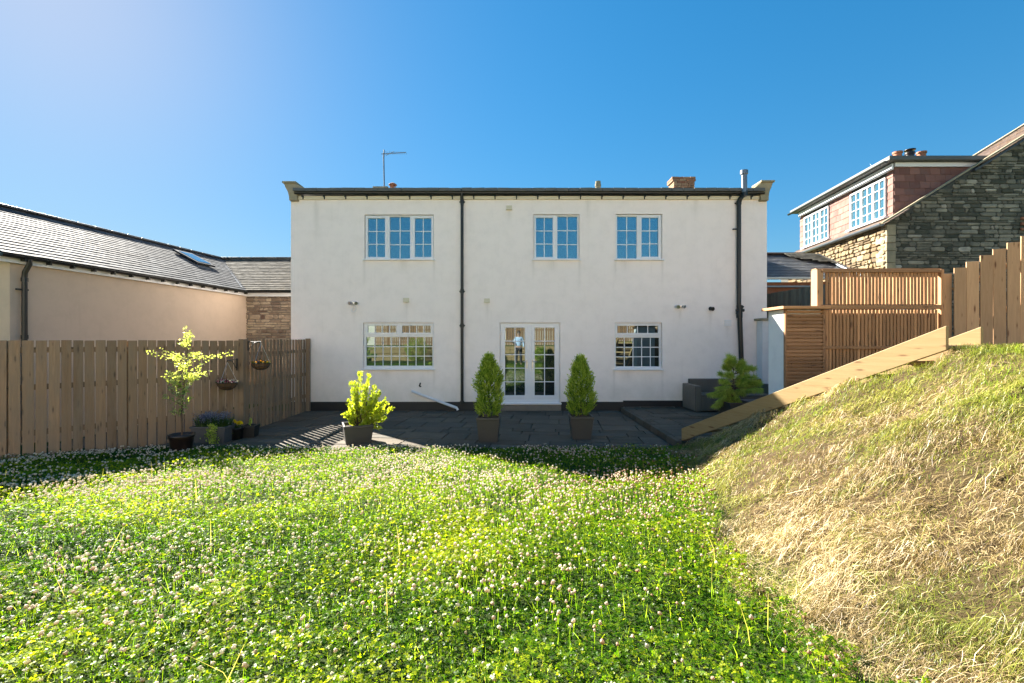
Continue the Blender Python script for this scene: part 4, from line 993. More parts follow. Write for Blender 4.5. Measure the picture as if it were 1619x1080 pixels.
# small tree in round pot by fence
rng=np.random.default_rng(9); random.seed(9)
dT=7.62; c=((287-CX)/F*dT,dT,0); tr=thing('potted_tree',c,'slender small tree with sparse pale leaves in a low dark round pot against the fence','potted tree')
mb=MB(); mb.lathe(c,[(.15,0),(.175,.24),(.192,.26),(.192,.305),(.172,.305),(.165,.26)],28); mb.build('pot',M['pot_dark'],tr)
mb=MB(); mb.lathe(c,[(.001,.27),(.166,.27)],20); mb.build('compost',M['soil'],tr)
s8=dT/F
def tt_(px,py,dy=0): return np.array([(px-CX)*s8, dT+dy, CH+(CY-py)*s8])
mb=MB(); Vs=[];rs=[]
tr0=tt_(288,688); fork=tt_(291,610); top=tt_(297,548); mb.tube([tuple(tr0),tuple(tt_(287,650)),tuple(fork),tuple(top),tuple(tt_(303,522))],[.014,.012,.010,.006,.002],7)
br=[((291,575),(247,556)),((293,570),(353,560)),((297,550),(304,521)),((296,552),(286,540)),((290,600),(270,588)),((291,595),(320,575)),((292,600),(325,586)),((290,605),(272,600)),((291,612),(305,600)),((294,565),(280,560)),((295,560),(318,562)),((290,615),(283,604)),((291,620),(299,612)),((288,640),(280,622)),((288,650),(293,628)),((292,585),(282,575)),((293,580),(306,570)),((290,600),(305,590)),((296,550),(300,530)),((291,600),(275,592)),((291,600),(313,594)),((289,630),(268,612)),((288,655),(281,648))]
for a,e in br:
  for rep in range(2):
    A_=tt_(*a); E=tt_(e[0]+rng.normal()*2.5*rep,e[1]+rng.normal()*2.5*rep,rng.normal()*.14*(1 if rep else .5)-.03); mid=(A_+E)/2+np.array([0,0,-.03])
    ts=np.linspace(0,1,7)[:,None]; C=(1-ts)**2*A_+2*ts*(1-ts)*mid+ts**2*E; mb.tube([tuple(p) for p in C],list(np.linspace(.004,.0012,7)),4,cap=False)
    n=38; tt=(.25+.78*rng.random(n))[:,None]; Cp=(1-tt)**2*A_+2*tt*(1-tt)*mid+tt**2*E+rng.normal(size=(n,3))*.02
    L=.030+.018*rng.random(n); Vs.append(kites(Cp,norm(randdir(n)+norm(E-A_)*.5),randdir(n),L,L*.55,.12,.5))
    low=1 if e[1]>600 else 0; rs.append(np.clip(rng.normal(.62-.45*low,.2,n),0,1))  # lower branches get darker leaves: fence shade put into their tone
mb.build('trunk',M['bark'],tr); leafobj('foliage',np.concatenate(Vs),np.concatenate(rs),M['lf_tree'],tr)

# trough with blue flowers
rng=np.random.default_rng(19); random.seed(19)
dQ=8.42; c=((337-CX)/F*dQ,dQ,0); tq=thing('flower_trough',c,'grey rectangular trough of blue flowers with greenery trailing over its front','planter')
mb=MB(); 
def rr_(wx,wy,z): return [Vector(c)+Vector((x*wx/2,y*wy/2,z)) for x,y in ((-1,-1),(1,-1),(1,1),(-1,1))]
rs_=[rr_(.55,.26,0),rr_(.62,.32,.27),rr_(.65,.35,.27),rr_(.65,.35,.30),rr_(.59,.29,.30),rr_(.58,.28,.24)]
vs=[v for r_ in rs_ for v in r_]; fs=[(3,2,1,0)]+[(i*4+k,i*4+(k+1)%4,(i+1)*4+(k+1)%4,(i+1)*4+k) for i in range(5) for k in range(4)]
mb.add(vs,fs); mb.build('trough',M['pot_trough'],tq,bevel=.008)
mb=MB(); mb.add(rr_(.58,.28,.25),[(0,1,2,3)]); mb.build('compost',M['soil'],tq)
n=420; bx=c[0]+rng.uniform(-.26,.28,n); by=c[1]+rng.uniform(-.11,.11,n); bs=np.stack([bx,by,np.full(n,.25)],1)
D=norm(np.stack([(bx-c[0])*1.2+rng.normal(0,.18,n),rng.normal(0,.25,n)-.1,np.ones(n)],1)); L=rng.uniform(.12,.26,n)
leafobj('leaves',kites(bs,D,randdir(n),L,.018+.01*rng.random(n),.1,.4),rng.random(n),M['lf_dark'],tq)
n=150; bx=c[0]+np.concatenate([rng.normal(-.10,.09,110),rng.normal(.18,.07,40)]); tipz=rng.uniform(.38,.56,n)
Vs=[]
for k in range(14):
    Pq=np.stack([bx+rng.normal(0,.006,n),c[1]+rng.uniform(-.12,.12,n),tipz-k*.005],1); Vs.append(kites(Pq,norm(randdir(n)+np.array([0,0,.2])),randdir(n),np.full(n,.022),np.full(n,.014),.2,.5))
leafobj('flowers',np.concatenate(Vs),rng.random(n*14),M['lf_blue'],tq)
n=420; t_=rng.random(n); xx=c[0]+.10+rng.normal(0,.045,n)+.02*np.sin(t_*9); yy=c[1]-.17-.03*rng.random(n); zz=.36-t_*.36
leafobj('trailing_leaves',kites(np.stack([xx,yy,zz],1),norm(randdir(n)+np.array([0,-.4,-.3])),randdir(n),.03+.015*rng.random(n),.018+.008*rng.random(n),.15),rng.random(n),M['lf_pine'],tq)
# yellow flowers in black pot
dY=8.62; c=((373-CX)/F*dY,dY,0); yp=thing('yellow_flower_pot',c,'black pot with two round yellow flower heads beside the grey trough','flower pot')
mb=MB(); mb.lathe(c,[(.001,0),(.09,0),(.115,.2),(.122,.2),(.122,.22),(.105,.22),(.10,.18),(.001,.18)],20); mb.build('pot',M['pot_black'],yp)
mb=MB()
for (px,py) in ((369,667.5),(379,669.5)):
    p=P(px,py,dY-.03); mb.tube([(c[0],c[1],.18),tuple(p)],.005,5,cap=False)
mb.build('stems',M['lf_dark'],yp)
for (px,py) in ((369,667.5),(379,669.5)):
    p=np.array(P(px,py,dY-.03)); n=170; D=randdir(n); D[:,2]=abs(D[:,2])*.9-.15; leafobj('flower_head',kites(p+D*.022,norm(D),randdir(n),np.full(n,.038),np.full(n,.022),.1,.6),rng.random(n),M['lf_yellow'],yp)
n=60; leafobj('leaves',kites(np.array([c[0],c[1],.2])+rng.normal(0,.03,(n,3)),norm(randdir(n)+np.array([0,0,.8])),randdir(n),np.full(n,.07),np.full(n,.03)),rng.random(n),M['lf_dark'],yp)
# black planter with sprig
dB=8.85; c=((395.5-CX)/F*dB,dB,0); bp=thing('small_black_planter',c,'squat black planter with one small green sprig, nearest the house','flower pot')
square_pot(bp,c,.25,.22,.23,R(8),'pot_black'); 
mb=MB(); mb.tube([(c[0],c[1],.18),(c[0]+.01,c[1],.36)],.004,5); mb.build('stem',M['bark'],bp)
n=45; tt=rng.random(n); leafobj('foliage',kites(np.stack([np.full(n,c[0])+.01*tt,np.full(n,c[1]),.22+.14*tt],1),norm(randdir(n)+np.array([0,0,.5])),randdir(n),np.full(n,.04),np.full(n,.022)),rng.random(n),M['lf_pine'],bp)

# hanging baskets and brackets
def bracket(mount,endp,drop,lab):
    t=thing('basket_bracket',mount,lab,'bracket','iron brackets on the fence'); mb=MB(); m_=Vector(mount); e=Vector(endp)
    mb.box(m_-gz*drop/2,(.02,.02,drop+.04)); mb.tube([m_,e],.007,6); mb.tube([m_-gz*drop,(m_+e)/2-gz*.02,e-gz*.005],.007,6)
    mb.tube([e,e+(e-m_).normalized()*.02-gz*.02,e-gz*.03],.006,6); mb.build('frame',M['black'],t); return e-gz*.03
def basket(c,rad,hang,lab,m,seed):
    r_=np.random.default_rng(seed); t=thing('hanging_basket',c,lab,'hanging basket','hanging baskets in front of the fence'); mb=MB(); c=Vector(c)
    prof=[(rad*math.cos(a),-rad*.85*math.sin(a)) for a in np.linspace(0,math.pi/2*.97,7)]
    mb.lathe(c,prof,24); mb.build('liner',M['coir'],t)
    mb=MB()
    for q,z in prof[::2]: mb.tube([c+Vector((math.cos(a)*(q+.004),math.sin(a)*(q+.004),z)) for a in np.linspace(0,2*math.pi,25)],.005,5,cap=False)
    for a in np.linspace(0,2*math.pi,11)[:-1]: mb.tube([c+Vector((math.cos(a)*(q+.004),math.sin(a)*(q+.004),z)) for q,z in prof],.004,5,cap=False)
    mb.build('wire_frame',M['black'],t)
    mb=MB()
    for a in (.3,2.4,4.5): mb.tube([c+Vector((math.cos(a)*rad,math.sin(a)*rad,0)),Vector(hang)],.003,5,cap=False)
    mb.build('chains',M['chrome'],t)
    n=330; a=r_.random(n)*6.283; q=rad*np.sqrt(r_.random(n)); pp=np.stack([c.x+np.cos(a)*q,c.y+np.sin(a)*q,c.z+.0+.05*r_.random(n)*(1.2-q/rad)],1)
    global rng; rng=r_
    leafobj('flowers',kites(pp,norm(randdir(n)+np.array([0,0,.7])),randdir(n),.03+.02*r_.random(n),.022+.012*r_.random(n)),r_.random(n),M[m],t)
mt=P(374.5,568.5,9.14); en=P(359.5,570,8.86); hk=bracket(mt,en,.2,'black iron bracket on the fence face, holding the lower basket')
b1=P(358,605,8.84); basket((hk.x,hk.y,b1.z),.172,hk,'lower hanging basket with pink and white flowers, nearer the potted tree','lf_mix',3)
mt=P(387,541,9.38); mt.x=-5.44; en=Vector((-5.16,9.36,CH+.0)); hk=bracket(mt,en,.16,'black iron bracket on the return fence, holding the upper basket')
b2=P(409.5,574,9.36); basket((hk.x,hk.y,b2.z),.17,hk,'upper hanging basket with orange and purple flowers, nearer the white house','lf_orange',4)

# wicker sofa
so_=thing('wicker_sofa',(5.5,11.6,.10),'dark brown wicker garden sofa standing against the white wall on the raised patio','sofa')
z0=.10
def bxp(name,c,s,bev=.02): mb=MB(); mb.box(c,s); return mb.build(name,M['wicker'],so_,bevel=bev)
bxp('seat_base',(5.58,11.62,z0+.20),(1.82,.72,.34)); bxp('backrest',(5.62,12.03,z0+.40),(1.9,.14,.74))
bxp('armrest',(4.60,11.66,z0+.335),(.16,.86,.63)); bxp('armrest',(6.6,11.66,z0+.335),(.16,.86,.63)); bxp('seat_cushion',(5.58,11.60,z0+.40),(1.80,.68,.06))
tb=thing('wicker_table',(5.75,10.6,.10),'low dark wicker table with pale top behind the staircase beam','table')
mb=MB(); mb.box((5.85,10.75,z0+.17),(.66,.5,.32)); mb.build('base',M['wicker'],tb,bevel=.01); mb=MB(); mb.box((5.85,10.75,z0+.345),(.74,.56,.025)); mb.build('table_top',M['pot_trough'],tb,bevel=.006)

# young pine
rng=np.random.default_rng(29); random.seed(29)
dP=10.3; c=((1160-CX)/F*dP,dP,.10); yp2=thing('potted_pine',c,'young pine with soft drooping needles in a dark square pot in front of the sofa','potted pine')
square_pot(yp2,c,.52,.42,.40,R(8),'pot_grey')
sP=dP/F
def pp_(px,py,dy=0): return np.array([(px-CX)*sP,dP+dy,CH+(CY-py)*sP])
mb=MB(); mb.tube([tuple(pp_(1158,645)),tuple(pp_(1159,610)),tuple(pp_(1160,588)),tuple(pp_(1161,570))],[.014,.010,.007,.003],7)
Vs=[];rs=[]
tipsP=[(1160,588,1160,567),(1160,585,1148,571),(1160,585,1172,572),(1160,590,1146,580),(1160,592,1178,580),(1160,592,1187,582),(1159,600,1147,590),(1160,600,1181,594),(1160,604,1190,604),(1160,606,1178,600),(1159,612,1135,612),(1159,610,1142,604),(1159,618,1128,622),(1159,620,1132,634),(1159,622,1140,642),(1158,620,1150,640),(1159,618,1160,626),(1159,622,1168,634),(1159,620,1176,620),(1159,615,1190,612),(1160,612,1197,604),(1159,622,1145,626),(1158,628,1130,642),(1158,628,1156,646),(1159,625,1170,640),(1159,615,1185,618),(1159,610,1168,606),(1159,618,1150,616),(1159,618,1143,618),(1158,622,1137,627),(1159,617,1165,615)]
for (ax,ay,ex,ey) in tipsP:
  for rep in range(3):
    A_=pp_(ax,ay); E=pp_(ex+rng.normal()*2*rep,ey+rng.normal()*2*rep,rng.normal()*.16); low=ey>608
    mid=(A_+E)/2+np.array([0,0,.07 if low else .0]); ts=np.linspace(0,1,7)[:,None]; C=(1-ts)**2*A_+2*ts*(1-ts)*mid+ts**2*E
    mb.tube([tuple(p) for p in C],list(np.linspace(.005,.002,7)),4,cap=False)
    n=330; tt=(.3+.7*rng.random(n)**.7)[:,None]; Cp=(1-tt)**2*A_+2*tt*(1-tt)*mid+tt**2*E
    ax_=norm(E-mid); D=norm(ax_*.55+randdir(n)*.9+np.array([0,0,-.8 if low else .1])); L=.075+.06*rng.random(n)
    Vs.append(kites(Cp,D,randdir(n),L,np.full(n,.0075),.05,.3)); rs.append(np.clip(rng.normal(.5,.22,n),0,1))
mb.build('trunk',M['bark'],yp2); leafobj('needles',np.concatenate(Vs),np.concatenate(rs),M['lf_pine'],yp2)

# ------------------------------------------------------------------ clover lawn, grass, flowers, hay
rng=np.random.default_rng(100)
_g=np.random.default_rng(55).random((64,64))
def vn(x,y,s,o=0):
    x=np.asarray(x)*s+o*7.3+100; y=np.asarray(y)*s+o*3.1+100; xi=np.floor(x).astype(int); yi=np.floor(y).astype(int); fx=x-xi; fy=y-yi
    fx=fx*fx*(3-2*fx); fy=fy*fy*(3-2*fy); g=lambda a,b:_g[a%64,b%64]
    return (g(xi,yi)*(1-fx)+g(xi+1,yi)*fx)*(1-fy)+(g(xi,yi+1)*(1-fx)+g(xi+1,yi+1)*fx)*fy
def edge(x,d): return toe(d)+(vn(x,d,3,1)-.5)*.35+(vn(x,d,9,2)-.5)*.2
def fence_side(x,d): # in front of the fence line
    rx=x-FC.x; ry=d-FC.y; return (rx*fn.x+ry*fn.y)>.05
def pts(n,x0,x1,d0,d1,where,dens=None):
    x=rng.uniform(x0,x1,n); d=rng.uniform(d0,d1,n); k=fence_side(x,d)
    e=edge(x,d)
    if where=='lawn': k&=(x<e)&(d<7.84+.06*np.sin(x*5)+.05*np.sin(x*13))
    else:
        rx=x-SL0[0]; ry=d-SL0[1]; al=rx*SLU[0]+ry*SLU[1]; sd=rx*SLN[0]+ry*SLN[1]
        k&=(x>e-.15)&(d<8.3)&((sd<.04)|(al>SLL))&((d<5.5)|(sd<.05))
    if dens is not None: k&=rng.random(n)<dens(x,d)
    return x[k],d[k]
def leaves3(x,d,scale,hscale):
    n=len(x); g=height(x,d); clump=vn(x,d,2.6)*.6+vn(x,d,7,3)*.4
    h=(.015+.10*rng.random(n)**.8*(.15+1.35*np.clip(clump*1.6-.3,0,1.1)))*hscale*np.interp(d,[5,7.5],[1,.55])
    c=np.stack([x,d,g+h],1); up=norm(np.array([0,0,1.])+rng.normal(size=(n,3))*.38)
    a0=rng.random(n)*6.283; Vs=[]
    t1=norm(np.cross(up,np.array([1,.2,.1]))); t2=np.cross(up,t1); L=scale*(.7+.6*rng.random(n))
    tone=np.clip(rng.normal(.48,.24,n)+(h/.1-.5)*.35+(vn(x,d,1.1,5)-.5)*.7+(vn(x,d,.45,25)-.5)*.4,0,1); rs=[]  # tone drops for low leaves: shade inside the sward put into colour
    for k in range(3):
        a=a0+k*2.094; D=norm(t1*np.cos(a)[:,None]+t2*np.sin(a)[:,None]+up*.12*rng.normal(size=(n,1)))
        Vs.append(kites(c,D,up,L,L*.95,.12,.6)); rs.append(np.clip(tone+rng.normal(0,.05,n),0,1))
    return np.concatenate(Vs),np.concatenate(rs)
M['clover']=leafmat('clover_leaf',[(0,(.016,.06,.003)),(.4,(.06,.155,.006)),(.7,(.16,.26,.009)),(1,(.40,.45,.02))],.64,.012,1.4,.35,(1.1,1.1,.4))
M['grass']=leafmat('grass_blade',[(0,(.08,.17,.02)),(.5,(.22,.38,.035)),(.85,(.36,.48,.04)),(1,(.5,.43,.18))],.64,.012,1.5)
M['hay']=leafmat('dry_hay',[(0,(.09,.055,.020)),(.3,(.25,.175,.065)),(.7,(.46,.345,.15)),(1,(.72,.58,.34))],.25,.05,.8,.5)
M['tuft2']=leafmat('mown_bank_grass',[(0,(.07,.10,.015)),(.5,(.22,.25,.035)),(1,(.50,.45,.12))],.3,.02,.9)
M['tuft']=leafmat('bank_grass',[(0,(.09,.16,.02)),(.5,(.25,.34,.045)),(1,(.46,.47,.12))],.5,.03)
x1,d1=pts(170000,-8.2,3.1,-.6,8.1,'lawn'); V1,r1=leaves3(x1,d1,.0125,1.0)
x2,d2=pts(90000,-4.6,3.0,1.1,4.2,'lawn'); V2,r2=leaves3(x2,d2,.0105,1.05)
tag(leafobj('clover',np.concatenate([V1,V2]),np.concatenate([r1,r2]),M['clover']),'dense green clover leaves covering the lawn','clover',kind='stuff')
def blades(x,d,hmin,hmax,wd,lean,g0=None,droop=.35,tone=None,zoff=0):
    n=len(x); g=height(x,d) if g0 is None else g0; L=rng.uniform(hmin,hmax,n)*np.interp(d,[4.5,7.3],[1,.5]); a=rng.random(n)*6.283; ln=np.abs(rng.normal(0,lean,n))
    D=norm(np.stack([np.cos(a)*ln,np.sin(a)*ln,np.ones(n)],1)); b=np.stack([x,d,g+zoff],1)
    s=rng.random(n)*6.283; Sd=np.stack([np.cos(s),np.sin(s),np.zeros(n)],1); w=(wd*(.6+.8*rng.random(n)))[:,None]
    dr=np.stack([np.cos(a),np.sin(a),-np.ones(n)*.6],1)*(droop*rng.random(n))[:,None]
    m=b+D*(L*.5)[:,None]; t=m+norm(D+dr)*(L*.5)[:,None]
    V=np.stack([b-Sd*w*.5,b+Sd*w*.5,m+Sd*w*.4,m-Sd*w*.4,t+Sd*w*.08,t-Sd*w*.08],1)
    i=np.arange(n)[:,None]*6; Fc=np.concatenate([i+np.array([0,1,2,3]),i+np.array([3,2,4,5])],0)
    r=np.clip(rng.normal(.5,.22,n),0,1) if tone is None else tone
    return V.reshape(-1,3),Fc,np.concatenate([r,r])
xg,dg=pts(52000,-8.2,3.2,-.4,8.1,'lawn',lambda x,d:.15+.85*np.clip(vn(x,d,1.7,8)*1.8-.5,0,1)+np.clip((x-toe(d)+.5)*2,0,1))
V,Fc,r=blades(xg,dg,.05,.13,.0036,.5); tag(quadmesh('lawn_grass',V,Fc,r,M['grass']),'fine green grass blades growing through the clover','grass',kind='stuff')
xs_,ds_=pts(90,-6.5,2.3,1.6,7.9,'lawn'); V,Fc,r=blades(xs_,ds_,.2,.36,.0035,.25,tone=rng.uniform(.93,1,len(xs_))); tag(quadmesh('seed_stalks',V,Fc,r,M['grass']),'tall straw-coloured seed stalks standing above the clover','grass stalks',kind='stuff')
# clover heads
def heads(x,d):
    n=len(x); g=height(x,d); hh=(.068+.055*rng.random(n)*(.6+.8*vn(x,d,2.6)))*np.interp(d,[5,7.5],[1,.6]); rr=rng.uniform(.006,.0118,n)*np.interp(d,[2,6],[.95,1.15]); c=np.stack([x+rng.normal(0,.01,n),d+rng.normal(0,.01,n),g+hh],1)
    Vs=[];Fs=[];R_=[]; tone=np.clip(rng.normal(.90,.12,n)-np.clip((x+.4)*.2,0,.55)*rng.random(n)*1.7-np.clip(3.2-d,0,1.5)*.08,0,1)
    nl,nr=7,4; th=np.linspace(.25,2.7,nr+1)
    ring=[]
    for i,t in enumerate(th):
        a=np.arange(nl)*2*np.pi/nl+(i%2)*.45; ring.append(np.stack([np.sin(t)*np.cos(a),np.sin(t)*np.sin(a),np.full(nl,np.cos(t)*.9)],1))
    U=np.concatenate(ring); k=len(U)
    jit=1+rng.normal(0,.17,(n,k,1)); V=c[:,None,:]+U[None]*rr[:,None,None]*jit+rng.normal(0,.0013,(n,k,3))
    f=[]
    for i in range(nr):
        for j in range(nl): f.append((i*nl+j,(i+1)*nl+j,(i+1)*nl+(j+1)%nl,i*nl+(j+1)%nl))
    f.append((0,1,2,3)); f.append((0,3,4,5))
    f=np.array(f); Fc=(np.arange(n)[:,None,None]*k+f[None]).reshape(-1,4)
    lev=np.array([0.06]*nl+[.03]*nl+[-.12]*nl+[-.35]*nl+[.08,.08]); r=np.clip(tone[:,None]+lev[None]+rng.normal(0,.06,(n,len(f))),0,1).ravel()
    return V.reshape(-1,3),Fc,r,c,g
M['bloom']=leafmat('clover_bloom',[(0,(.20,.09,.04)),(.3,(.42,.25,.15)),(.55,(.62,.46,.34)),(.8,(.76,.69,.56)),(1,(.85,.81,.70))],.45,.0,1.0,.35,(1.,.98,.88))
xh,dh=pts(42000,-8.0,2.6,.8,8.05,'lawn',lambda x,d:np.clip(.12+.85*np.clip(vn(x,d,.9,4)*1.6-.35,0,1)*(.4+.6*vn(x,d,4,6)),0,1)*np.interp(d,[1.5,3,5,7],[.5,.75,1.25,1.3])*np.interp(x,[-6,-4.8],[.5,1]))
V,Fc,r,ch_,gh=heads(xh,dh); tag(quadmesh('clover_flowers',V,Fc,r,M['bloom'],smooth=False),'thousands of small white and faded pink clover flower heads','clover flowers',kind='stuff')
n=len(xh); b=np.stack([xh,dh,gh],1); tt=ch_; sdv=np.tile(np.array([[.0011,0,0]]),(n,1))
V=np.stack([b-sdv,b+sdv,tt+sdv,tt-sdv],1); tag(leafobj('clover_stems',V,np.full(n,.7),M['clover']),'thin green stems under the clover flower heads','clover stems',kind='stuff')
# hay and tufts on the bank
xn_,dn_=pts(260000,1.2,4.6,1.0,3.6,'bank',lambda x,d:np.clip(.25+1.5*(vn(x,d,6,21)*.6+vn(x,d,2,22)*.5-.3),.12,1)*np.interp(d,[1.2,3.6],[1,.25]))
xb,db=pts(380000,1.2,8.5,-.4,8.2,'bank',lambda x,d:np.clip(.25+1.5*(vn(x,d,6,21)*.6+vn(x,d,2,22)*.5-.3),.12,1)); xb=np.concatenate([xb,xn_]); db=np.concatenate([db,dn_]); n=len(xb); g=height(xb,db)
sw_=vn(xb,db,1.4,9)*6.283*1.2; a=sw_+rng.normal(0,1.3,n); L=rng.uniform(.015,.085,n)*(.5+vn(xb,db,2.2,11)); L*=np.where(rng.random(n)<.03,2.0,1)*np.interp(db,[1.5,4],[.8,1.1])
tang=np.stack([np.cos(a),np.sin(a),np.zeros(n)],1); e1=np.stack([xb,db],1)+tang[:,:2]*L[:,None]; ge=height(e1[:,0],e1[:,1])
lift=rng.random(n)**2*.06*(.2+1.6*vn(xb,db,6,21)); lift2=rng.random(n)**2*.05*(.2+1.6*vn(xb,db,6,21))
p0=np.stack([xb,db,g+.004+lift],1); p1=np.stack([e1[:,0],e1[:,1],ge+.004+lift2],1); pm=(p0+p1)/2+np.stack([rng.normal(0,.006,n),rng.normal(0,.006,n),np.abs(rng.normal(0,.008,n))],1)
sd_=np.stack([-tang[:,1],tang[:,0],rng.normal(0,.5,n)],1); sd_=norm(sd_)*(rng.uniform(.0006,.0015,n)*np.interp(db,[1.5,6],[.6,1.9]))[:,None]
V=np.stack([p0-sd_,p0+sd_,pm+sd_,pm-sd_,p1+sd_*.6,p1-sd_*.6],1); i=np.arange(n)[:,None]*6; Fc=np.concatenate([i+np.array([0,1,2,3]),i+np.array([3,2,4,5])],0)
tn=np.clip(rng.normal(.48,.30,n)+(vn(xb,db,1.8,13)-.5)*.5,0,1); gm=(vn(xb,db,1.9,31)*.5+vn(xb,db,6,32)*.35+.35*np.clip((height(xb,db)-.7)/1.1,0,1)+rng.normal(0,.12,n))>.555; gm2=np.concatenate([gm,gm]); tn2=np.concatenate([tn,tn])
def sub(keep,nm,m,lab,cat): tag(quadmesh(nm,V.reshape(-1,3),Fc[keep],tn2[keep],m),lab,cat,kind='stuff')
sub(~gm2,'dry_hay',M['hay'],'pale cut hay lying in swathes over the grass bank','hay')
sub(gm2,'mown_grass',M['tuft2'],'yellow-green mown grass lying flat between the hay on the bank','grass')
dens=lambda x,d: np.clip(.22+.55*np.clip(height(x,d)-1.2,0,1)+.9*np.clip(vn(x,d,1.5,14)*.6+vn(x,d,5,15)*.55-.42,0,1)*2+.75*np.clip(height(x,d)-1.35,0,.4)*2.4*(vn(x,d,3,16)>.35)+.5*(d>5.4),0,1)
xt,dt=pts(150000,1.2,8.5,-.2,8.25,'bank',dens); V,Fc,r=blades(xt,dt,.015,.06,.0030,.8,tone=np.clip(rng.normal(.5,.25,len(xt)),0,1)); tag(quadmesh('bank_grass',V,Fc,r,M['tuft']),'short yellow-green grass tufts showing through the hay','grass',kind='stuff')
xt,dt=pts(30000,1.4,8.3,1.5,6.5,'bank',lambda x,d:np.clip((height(x,d)-1.25)*1.6,0,.8)*(vn(x,d,2.5,17)>.42)+.25*(d>5.2)); V,Fc,r=blades(xt,dt,.03,.095,.0038,.5); tag(quadmesh('crest_grass',V,Fc,r,M['grass']),'longer green grass along the top of the bank','grass',kind='stuff')

# ------------------------------------------------------------------ the garden behind the camera (seen in the panes) the photographer, and an added house row for bounce light
bt=thing('sleeper_terrace',(0,-6.6,.4),'timber sleeper retaining terrace behind the viewpoint, mirrored in the doors','terrace')
mb=MB()
for r_ in range(4):
    x=-9-random.random()
    while x<9: mb.box((x+1.2,-6.7-.05*(r_%2),.62+r_*.26),(2.38,.2,.25)); x+=2.4
mb.build('sleepers',M['sleeper'],bt,bevel=.01)
rf_=thing('rear_fence',(0,-8.5,1.6),'tall board fence above the sleeper terrace behind the viewpoint','fence')
fence_run(rf_,Vector((-10,-8.6,0)),Vector((10,-8.6,0)),.14,.03,Vector((0,1,0)),base=1.4,top=3.1,rails=(1.8,2.7),posts=tuple(np.arange(1,20,2.4)),mat='wood_slat2',seed=44)
mb=MB(); mb.box((0,-7.8,1.45),(22,2.2,.25)); tag(mb.build('terrace_ground',M['field']),kind='structure')
rng=np.random.default_rng(77)
for (bx,by,bz,s) in ((-2.6,-6.0,.55,.8),(1.9,-6.0,.55,.6),(5.2,-6.1,.55,.9),(-6.5,-6.2,.55,1.0)):
    t=thing('garden_bush',(bx,by,bz),'rounded green bush beside the sleeper terrace','bush','bushes below the rear terrace'); n=2600
    D=randdir(n); rad=s*(.55+.5*rng.random(n)**.5)*(1+.15*np.sin(D[:,0]*7+D[:,2]*5)); pc=np.array([bx,by,bz+s*.7])+D*rad[:,None]*np.array([.7,.6,.8])
    leafobj('foliage',kites(pc,norm(D+randdir(n)),randdir(n),np.full(n,.07),np.full(n,.045)),rng.random(n),M['lf_conifer'],t)
    mb=MB(); mb.tube([(bx,by,bz-.05),(bx,by,bz+s*.7)],[.05,.02],7); mb.build('stem',M['bark'],t)

rc=thing('bounce_house_row',(0,-13.5,1.5),'unseen pale house row added behind the viewpoint to bounce sunlight onto the white house','house')  # out of view, added so its sunlit front bounces light onto the white wall
mb=MB(); mb.box((0,-16.5,4.4),(40,6,6.4)); mb.build('wall',M['cream_pale'],rc)
mb=MB(); mb.prism([(-.4,0),(3.2,1.9),(6.8,0),(6.8,-.1),(-.4,-.1)],(-20.3,-13.4,7.65),(0,-1,0),(0,0,1),40.6); mb.build('roof',M['slate_dark'],rc)
for k in range(9):
    for zz in (2.6,5.4):
        x=-17.5+k*4.4; mb=MB(); mb.box((x,-13.47,zz),(1.3,.08,1.4)); wf_=mb.build('window',M['upvc'],rc,bevel=.01); mb=MB(); mb.box((x,-13.42,zz),(1.1,.03,1.2)); mb.build('pane',M['glass'],wf_)
M['skin']=plain('skin',(.55,.34,.25),(.48,.28,.2),12,.5,60,.05)
M['shirt']=plain('pale_blue_shirt',(.50,.62,.80),(.42,.55,.74),7,.8,50,.3)
M['trousers']=plain('dark_trousers',(.05,.045,.045),(.035,.035,.04),7,.85,50,.3)
M['hair']=plain('brown_hair',(.10,.06,.035),(.05,.03,.02),30,.7,90,.6)
def skin(name,chain,rad,m,parent,sub=2):
    """chain: list of (point, parent index); one continuous skinned surface"""
    me=bpy.data.meshes.new(name); off=parent.location
    me.from_pydata([tuple(Vector(p)-off) for p,_ in chain],[(i,q) for i,(p,q) in enumerate(chain) if q>=0],[])
    o=bpy.data.objects.new(name,me); COL.objects.link(o); o.parent=parent
    md=o.modifiers.new('skin','SKIN'); md.use_smooth_shade=True
    sv=me.skin_vertices[0].data if me.skin_vertices else None
    if sv is None:
        bpy.context.view_layer.objects.active=o; o.select_set(True); bpy.ops.mesh.customdata_skin_add(); sv=me.skin_vertices[0].data
    for i,r_ in enumerate(rad):
        sv[i].radius=(r_,r_) if not hasattr(r_,'__len__') else r_
    sv[0].use_root=True
    ss=o.modifiers.new('sub','SUBSURF'); ss.levels=sub; ss.render_levels=sub
    me.materials.append(m); return o
px_,py_=.36,-.30; gz0=float(height(px_,py_))
pr=thing('person',(px_,py_,gz0),'standing person in a pale blue shirt and dark trousers holding a camera forward','person')
def q(x,y,z): return (px_+x,py_+y,gz0+z)
